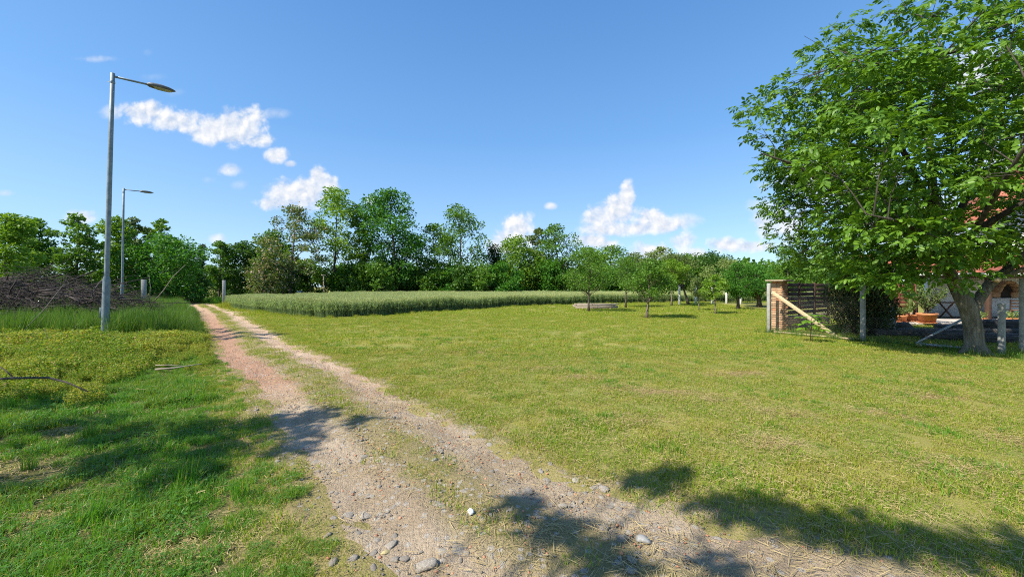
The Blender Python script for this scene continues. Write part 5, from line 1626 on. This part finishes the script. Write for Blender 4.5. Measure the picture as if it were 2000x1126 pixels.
# metal strut lying against the walnut
e = empty('metal_strut', (11.1, 10.55, 0), 'grey metal angle strut beside the walnut trunk', 'metal frame')
MB().bar((0, 0, .06), (1.35, -.15, .86), .045, .045).build('diagonal_bar', M['grey_pipe'], e)
MB().bar((-.02, 0, .05), (.55, -1.05, .05), .07, .05).build('ground_bar', M['grey_pipe'], e)
v, f = rock(np.random.default_rng(3), 2, .85)
tag(link('yellowish_stone', mesh('stone', v, f, M['ochre_stone']), None, (10.98, 10.38, H1(10.98, 10.38) + .06), (0, 0, 0), (.15, .13, .15)), 'small round yellowish stone at the end of the metal strut', 'stone')

# tarred timbers
rng = np.random.default_rng(61)
GT = 'dark timbers lying in the pile behind the walnut'
TIM = [(13.3, 12.35, .12, 3.0, -.10), (13.6, 12.75, .12, 3.2, -.06), (14.2, 11.5, .12, 3.4, -.12), (16.4, 12.5, .12, 3.2, -.02), (17.4, 11.5, .12, 3.2, -.06), (16.9, 13.2, .12, 3.3, .02), (17.1, 13.9, .12, 3.1, -.04),
       (14.6, 10.9, .12, 3.0, -.08), (17.6, 14.5, .12, 3.0, -.05), (17.3, 12.75, .36, 3.2, -.04), (17.5, 13.6, .36, 2.9, .03)]
TL_ = ['dark timber on the ground with its end nearest the brick stack', 'dark timber on the ground just behind the frontmost left one']
for i, (x_, y_, z_, L, a) in enumerate(TIM):
    o = MB().box((0, 0, 0), (L, .25, .235), 0, .015).build('railway_sleeper', M['sleeper'], None, False, (x_, y_, z_ + H1(x_, y_) - .005), (0, 0, a + rng.normal(0, .02)))
    tag(o, TL_[i] if i < 2 else 'dark weathered timber ' + ('', '', 'lying just behind the metal strut', 'right of the two left timbers', 'low behind the short concrete post', 'in the middle row behind the walnut trunk', 'in the back row behind the walnut trunk', 'nearest the foot of the metal strut', 'furthest back beside the patio', 'lying on top at the front of the pile', 'lying on top at the back of the pile')[i], 'timber', GT)
v, f = rock(np.random.default_rng(8), 2, .8)
tag(link('boulder', mesh('boulder', v, f, M['sleeper']), None, (13.65, 13.4, H1(13.65, 13.4) + .12), (0, 0, .4), (.85, .5, .62)), 'dark pointed rock behind the left timbers', 'rock')

# stack of old bricks
bx, by = 14.3, 15.0
e = empty('brick_stack', (bx, by, H1(bx, by)), 'grey stack of old bricks between the thuja and the red slat fence', 'brick stack', rz=-.35)
bD = MB().box((0, 0, 0), (.25, .12, .07), 0, .006).me('brick', M['concrete'])
for c_ in range(11):
    for i in range(3):
        for j in range(5):
            if 0 < i < 2 and 0 < j < 4 and c_ < 10: continue
            link('brick', bD, e, (-.27 + .27 * i + rng.normal(0, .012), -.28 + .14 * j + rng.normal(0, .008), .036 + .073 * c_), (0, 0, rng.normal(0, .04)))

# thuja
def shrub_leaves(rng, n, cx, rr, size, kite=(1, 1, 1)):
    u = unit(rng, n) * (rng.random((n, 1)) ** .28)
    lump = 1 + .16 * np.sin(u[:, :1] * 9 + u[:, 2:] * 7) + .1 * np.sin(u[:, 1:2] * 13)
    p = u * lump * rr + cx
    d = u * .5 + unit(rng, n) * .6 + [0, 0, .9]
    return stamp(KITE_V * kite, KITE_F, p, rotmats(d, u + unit(rng, n) * .6), size * rng.uniform(.6, 1.3, n))
rng = np.random.default_rng(19)
TX_, TY_ = 11.55, 12.95
e = empty('thuja_shrub', (TX_, TY_, H1(TX_, TY_)), 'dark clipped thuja behind the wire fence', 'shrub')
MB().tube([(0, 0, 0), (0, 0, 1.5)], [.07, .03], 6).build('trunk', M['bark'], e)
V1, F1 = shrub_leaves(rng, 9000, (0, 0, 1.05), (.82, .7, 1.05), .085, (1, .8, 1))
V2, F2 = shrub_leaves(rng, 4000, (.55, -.25, .8), (.5, .45, .85), .085, (1, .8, 1))
link('crown', mesh('crown', np.vstack([V1, V2]), np.vstack([F1, F2 + len(V1)]), M['l_thuja']), e)

# walnut sapling on the lawn
SX, SY = 8.62, 11.1
e = empty('walnut_sapling', (SX, SY, H1(SX, SY)), 'small walnut sapling with drooping leaves in front of the wire fence', 'sapling')
b = MB().tube([(0, 0, 0), (.01, 0, .3), (.0, .01, .52), (.06, 0, .78)], [.014, .012, .009, .004], 6)
b.tube([(.05, .02, 0), (.09, .03, .2), (.12, .02, .36)], [.006, .005, .003], 5)
b.build('stem', M['pale_bark'], e, True)
rng = np.random.default_rng(4)
sap_me = []
for k in range(4):
    LT = np.array([[0, 0, 0], [.3, .27, .05], [.7, .24, .03], [1, 0, -.10], [.7, -.24, .03], [.3, -.27, .05]], float)
    p = np.array([(.12, 0, 0), (.12, 0, 0), (.22, 0, -.02), (.22, 0, -.02), (.30, 0, -.04)]); d = np.array([(.6, .9, -.3), (.6, -.9, -.3), (.7, .8, -.35), (.7, -.8, -.35), (1, 0, -.3)]) + rng.normal(0, .1, (5, 3))
    V_, F_ = stamp(LT, LEAF_F, p, rotmats(d, np.tile([0, 0, 1.0], (5, 1)) + rng.normal(0, .15, (5, 3))), np.array([.15, .15, .17, .17, .19]))
    st_ = np.array([[0, -.003, 0], [0, .003, 0], [.3, .002, -.04], [.3, -.002, -.04]])
    sap_me.append(mesh('leaf', np.vstack([V_, st_]), np.vstack([F_, [[30, 31, 32, 33]]]), M['walnut']))
for k, (z, az, sc_) in enumerate([(.40, 3.3, 1.0), (.44, .1, 1.1), (.50, 2.6, 1.0), (.52, 5.8, 1.0), (.56, 1.0, .9), (.60, 3.7, 1.05), (.66, .2, 1.1), (.70, 2.9, .9), (.76, 6.0, .95), (.78, 4.3, .8), (.38, 5.2, 1.0), (.62, 4.9, 1.0), (.48, 4.2, 1.0)]):
    link('leaf', sap_me[k % 4], e, (.01, 0, z), (0, -.12, az), (sc_, sc_, sc_))
# ------------------------------------------------------------------ patio, pots and the house
patio = tag(link('patio', MB().box((0, 0, -.03), (14.2, 4.6, .08)).me('patio', M['soil']), None, (23.2, 18.55, .0)), kind='structure')
pv = MB().box((0, 0, 0), (.485, .485, .05), 0, .006).me('paver', M['paver'])
rng = np.random.default_rng(23)
for i in range(28):
    for j in range(5):
        link('paver', pv, patio, (-6.85 + .5 * i, -2.05 + .5 * j, .035 + rng.normal(0, .003)), (rng.normal(0, .004), rng.normal(0, .004), rng.normal(0, .006)))

def pot(name, x_, y_, r, h, label, plant):
    z_ = .06
    e = empty(name, (x_, y_, z_), label, 'potted plant')
    V_, Q_ = lathe_geo([(.001, .0), (r * .72, .0), (r * .93, h * .80), (r * 1.0, h * .80), (r * 1.04, h * .83), (r * 1.04, h * .97), (r * 1.0, h), (r * .93, h), (r * .90, h * .86), (.001, h * .86)], 22)
    pt = MB().add(V_, Q_).build('pot', M['terracotta'], e, True)
    V_, Q_ = lathe_geo([(.001, .008), (r * .9, .008), (r * .98, .045), (r * .9, .045), (r * .86, .02)], 22)
    MB().add(V_, Q_).build('saucer', M['terracotta'], e, True)
    V_, Q_ = lathe_geo([(.001, h * .89), (r * .915, h * .885)], 16)
    MB().add(V_, Q_).build('soil', M['soil'], e)
    plant(e, h)
    return e
def oleander(n_st, hh, sp, n_leaf, ls, mat='olean'):
    def f(e, h):
        r_ = np.random.default_rng(n_st * 3 + 1)
        b = MB(); Vs = []; Fs = []; o = 0
        for i in range(n_st):
            a = r_.uniform(0, 6.28); s = r_.uniform(.25, 1) * sp; H_ = hh * r_.uniform(.6, 1)
            p = np.array([(0, 0, h * .88), (s * .3 * math.cos(a), s * .3 * math.sin(a), h + H_ * .4), (s * math.cos(a), s * math.sin(a), h + H_)])
            b.tube(p, [.012, .009, .004], 5, False)
            k = n_leaf
            t_ = r_.uniform(.25, 1, k)[:, None] ** .8
            q = np.where(t_ < .5, p[0] + (p[1] - p[0]) * t_ * 2, p[1] + (p[2] - p[1]) * (t_ * 2 - 1))
            d = unit(r_, k) + [0, 0, .55]
            V_, F_ = stamp(KITE_V * [1, .55, 1], KITE_F, q, rotmats(d, unit(r_, k) + [0, 0, .5]), ls * r_.uniform(.7, 1.2, k))
            Vs.append(V_); Fs.append(F_ + o); o += len(V_)
        b.build('stems', M['pale_bark'], e)
        link('leaves', mesh('leaves', np.concatenate(Vs), np.concatenate(Fs), M[mat]), e)
    return f
def dracaena(e, h):
    r_ = np.random.default_rng(2)
    MB().tube([(0, 0, h * .8), (.02, 0, h + .28)], [.05, .04], 7).build('stems', M['cut'], e)
    V_, q, t_ = blades(r_, 70, .06, .45, .75, .045, .75)
    link('leaves', mesh('leaves', V_ + [0, 0, h + .1], [q, t_], M['l_pale']), e)
pot('potted_shrub', 17.05, 16.85, .21, .30, 'low leafy shrub in the smallest left terracotta pot on the patio', oleander(16, .38, .34, 46, .10))
pot('potted_dracaena', 17.75, 17.1, .24, .32, 'strappy pale leaved plant in the middle terracotta pot on the patio', dracaena)
pot('potted_oleander', 17.65, 16.35, .33, .43, 'large bushy oleander in the biggest terracotta pot', oleander(34, 1.18, .72, 46, .13))
def planter(x_, y_, L, label, pl=True):
    e = empty('planter_box', (x_, y_, .06), label, 'planter')
    MB().box((0, 0, .03), (L * .92, .2, .06), 0, .01).box((0, -.11, .12), (L, .025, .2), 0, .006).box((0, .11, .12), (L, .025, .2), 0, .006).box((-L / 2 + .012, 0, .12), (.025, .19, .2)).box((L / 2 - .012, 0, .12), (.025, .19, .2)).build('box', M['terracotta'], e)
    r_ = np.random.default_rng(int(x_ * 10)); k = 260
    p = np.stack([r_.uniform(-L * .45, L * .45, k), r_.normal(0, .08, k), r_.uniform(.2, .48, k)], 1)
    V_, F_ = stamp(KITE_V * [1, 1.1, 1], KITE_F, p, rotmats(unit(r_, k), unit(r_, k) + [0, 0, .8]), r_.uniform(.05, .1, k))
    link('leaves', mesh('leaves', V_, F_, M['l_pale']), e)
planter(20.0, 16.45, .45, 'small terracotta trough right behind the walnut trunk')
planter(21.3, 16.4, .8, 'long terracotta trough at the right edge of the patio')

# house: lean-to porch with tiled roof in front of a white gabled wall
hx = empty('house', (25, 21, 0), 'white gabled house with red tiled lean-to porch behind the walnut', 'house')
R_ = lambda x_, y_, z_: (x_ - 25, y_ - 21, z_)
MB().box(R_(25.15, 21.15, 1.3), (4.7, .28, 2.6)).build('wall', M['white_wall'], hx)
# gable wall as one five-sided slab
gp = [(26.0, 0), (36.6, 0), (36.6, 5.0), (31.3, 9.05), (26.0, 5.0)]
Vg = [R_(x_, y_, z_) for y_ in (21.3, 21.6) for x_, z_ in gp]
Tg = [(0, 1, 4), (1, 2, 4), (2, 3, 4), (5, 9, 6), (6, 9, 7), (7, 9, 8)]
Qg_ = [(i, 5 + i, 5 + (i + 1) % 5, (i + 1) % 5) for i in range(5)]
MB().add(Vg, Qg_, Tg).build('gable_wall', M['white_wall'], hx)
for sg in (-1, 1):
    a = R_(31.3, 21.2, 9.3); b_ = R_(31.3 + sg * 5.7, 21.2, 9.3 - 5.7 * .764)
    sl = math.atan2(-sg * 6.4 * .764, sg * 6.4)
    rf = MB().bar(np.array(a) + [0, 1.0, 0], np.array(b_) + [0, 1.0, 0], 2.9, .12).build('roof', M['tile'], hx)
    MB().bar(np.array(a) + [0, -.55, -.02], np.array(b_) + [0, -.55, -.02], .06, .26).build('verge_board', M['red_slat'], hx)
win = MB().box(R_(30.2, 21.27, 4.4), (1.3, .08, 1.3)).build('window', M['gutter'], hx)
MB().box(R_(30.2, 21.22, 4.4), (1.1, .03, 1.1)).build('pane', M['dark'], win)
# porch roof, tile by tile
dz = (3.35 - 2.22) / (21.05 - 17.75); pa = math.atan(dz)
tl = MB().box((0, 0, 0), (.305, .42, .022), 0, .006).add(*(lambda q: (q[0] + [0.10, 0, .016], q[1], q[2]))(box_geo((.09, .42, .03), .012))).me('roof_tile', M['tile'])
deck = MB().bar(R_(18.3, 19.4, 2.72), R_(31.6, 19.4, 2.72), 3.45, .07).build('porch_roof', M['dark_slat'], hx)
deck.rotation_euler = (0, 0, 0)
deck.data.transform(Matrix.Translation(R_(0, 19.4, 2.72)).to_4x4() @ Matrix.Rotation(pa, 4, 'X') @ Matrix.Translation(-Vector(R_(0, 19.4, 2.72))))
for j in range(9):
    y_ = 17.80 + j * .36
    for i in range(32):
        link('roof_tile', tl, deck, R_(18.6 + i * .31 if True else 0, y_, 2.22 + (y_ - 17.75) * dz + .085), (pa - .05, 0, 0))
# the rest of the porch roof lies outside the photograph: same tiles as one skin
MB().bar(R_(28.45, 19.4, 2.80), R_(31.6, 19.4, 2.80), 3.5, .05).build('porch_roof_end', M['tile'], hx).data.transform(Matrix.Translation(R_(0, 19.4, 2.8)).to_4x4() @ Matrix.Rotation(pa, 4, 'X') @ Matrix.Translation(-Vector(R_(0, 19.4, 2.8))))
gt = MB().tube([R_(18.25, 17.62, 2.17), R_(31.7, 17.62, 2.17)], [.055, .055], 8).build('gutter', M['gutter'], hx, True)
for x_ in (18.7, 22.1, 25.5, 28.9):
    MB().box(R_(x_, 17.85, 1.07), (.16, .16, 2.1), 0, .01).build('porch_post', M['dark_slat'], hx)
MB().bar(R_(18.4, 17.85, 2.08), R_(31.4, 17.85, 2.08), .14, .14).build('porch_beam', M['dark_slat'], hx)
arch = MB()
n_a = 9
arch.box(R_(26.6, 20.8, .5), (2.0, .6, 1.0)).build('oven_base', M['white_wall'], hx)
Vd = [R_(26.6 + .48 * math.cos(t_), 20.75, 1.0 + .75 * math.sin(t_)) for t_ in np.linspace(0, math.pi, n_a)]
ov = MB()
for k in range(n_a - 1):
    t0, t1 = math.pi * k / (n_a - 1), math.pi * (k + 1) / (n_a - 1)
    ov.bar(R_(26.6 + .58 * math.cos(t0), 20.75, 1.02 + .85 * math.sin(t0)), R_(26.6 + .58 * math.cos(t1), 20.75, 1.02 + .85 * math.sin(t1)), .5, .12)
ov.build('oven_arch', M['brick'], hx)
c0 = len(Vd); Vd2 = Vd + [R_(26.6, 20.74, 1.02)]
MB().add(Vd2, None, [(k, c0, k + 1) for k in range(n_a - 1)]).build('oven_opening', M['dark'], hx)

def chair(x_, y_, rz, label):
    e = empty('wooden_chair', (x_, y_, .06), label, 'chair', 'chairs under the porch', rz)
    MB().box((0, 0, .44), (.42, .42, .035), 0, .006).build('seat', M['chair_wood'], e)
    for sx in (-1, 1):
        for sy in (-1, 1):
            hh_ = .44 if sy < 0 else .95
            MB().box((sx * .18, sy * .18, hh_ / 2), (.04, .04, hh_)).build('leg', M['chair_wood'], e)
    for z in (.6, .74, .88):
        MB().box((0, .18, z), (.32, .022, .07)).build('back_rail', M['chair_wood'], e)
chair(24.1, 18.55, 2.9, 'wooden chair under the porch roof at the right edge of the photo')
chair(16.0, 16.6, .5, 'reddish wooden chair beside the brick stack')
e = empty('porch_table', (22.3, 19.2, .06), 'dark table with crossed legs under the porch', 'table')
MB().box((0, 0, .76), (1.7, .75, .045), 0, .006).build('tabletop', M['dark_slat'], e)
for sx in (-1, 1):
    for sy in (-1, 1):
        MB().bar((sx * .62, sy * .3, 0), (sx * .62, -sy * .3, .74), .05, .05).build('leg', M['dark_slat'], e)
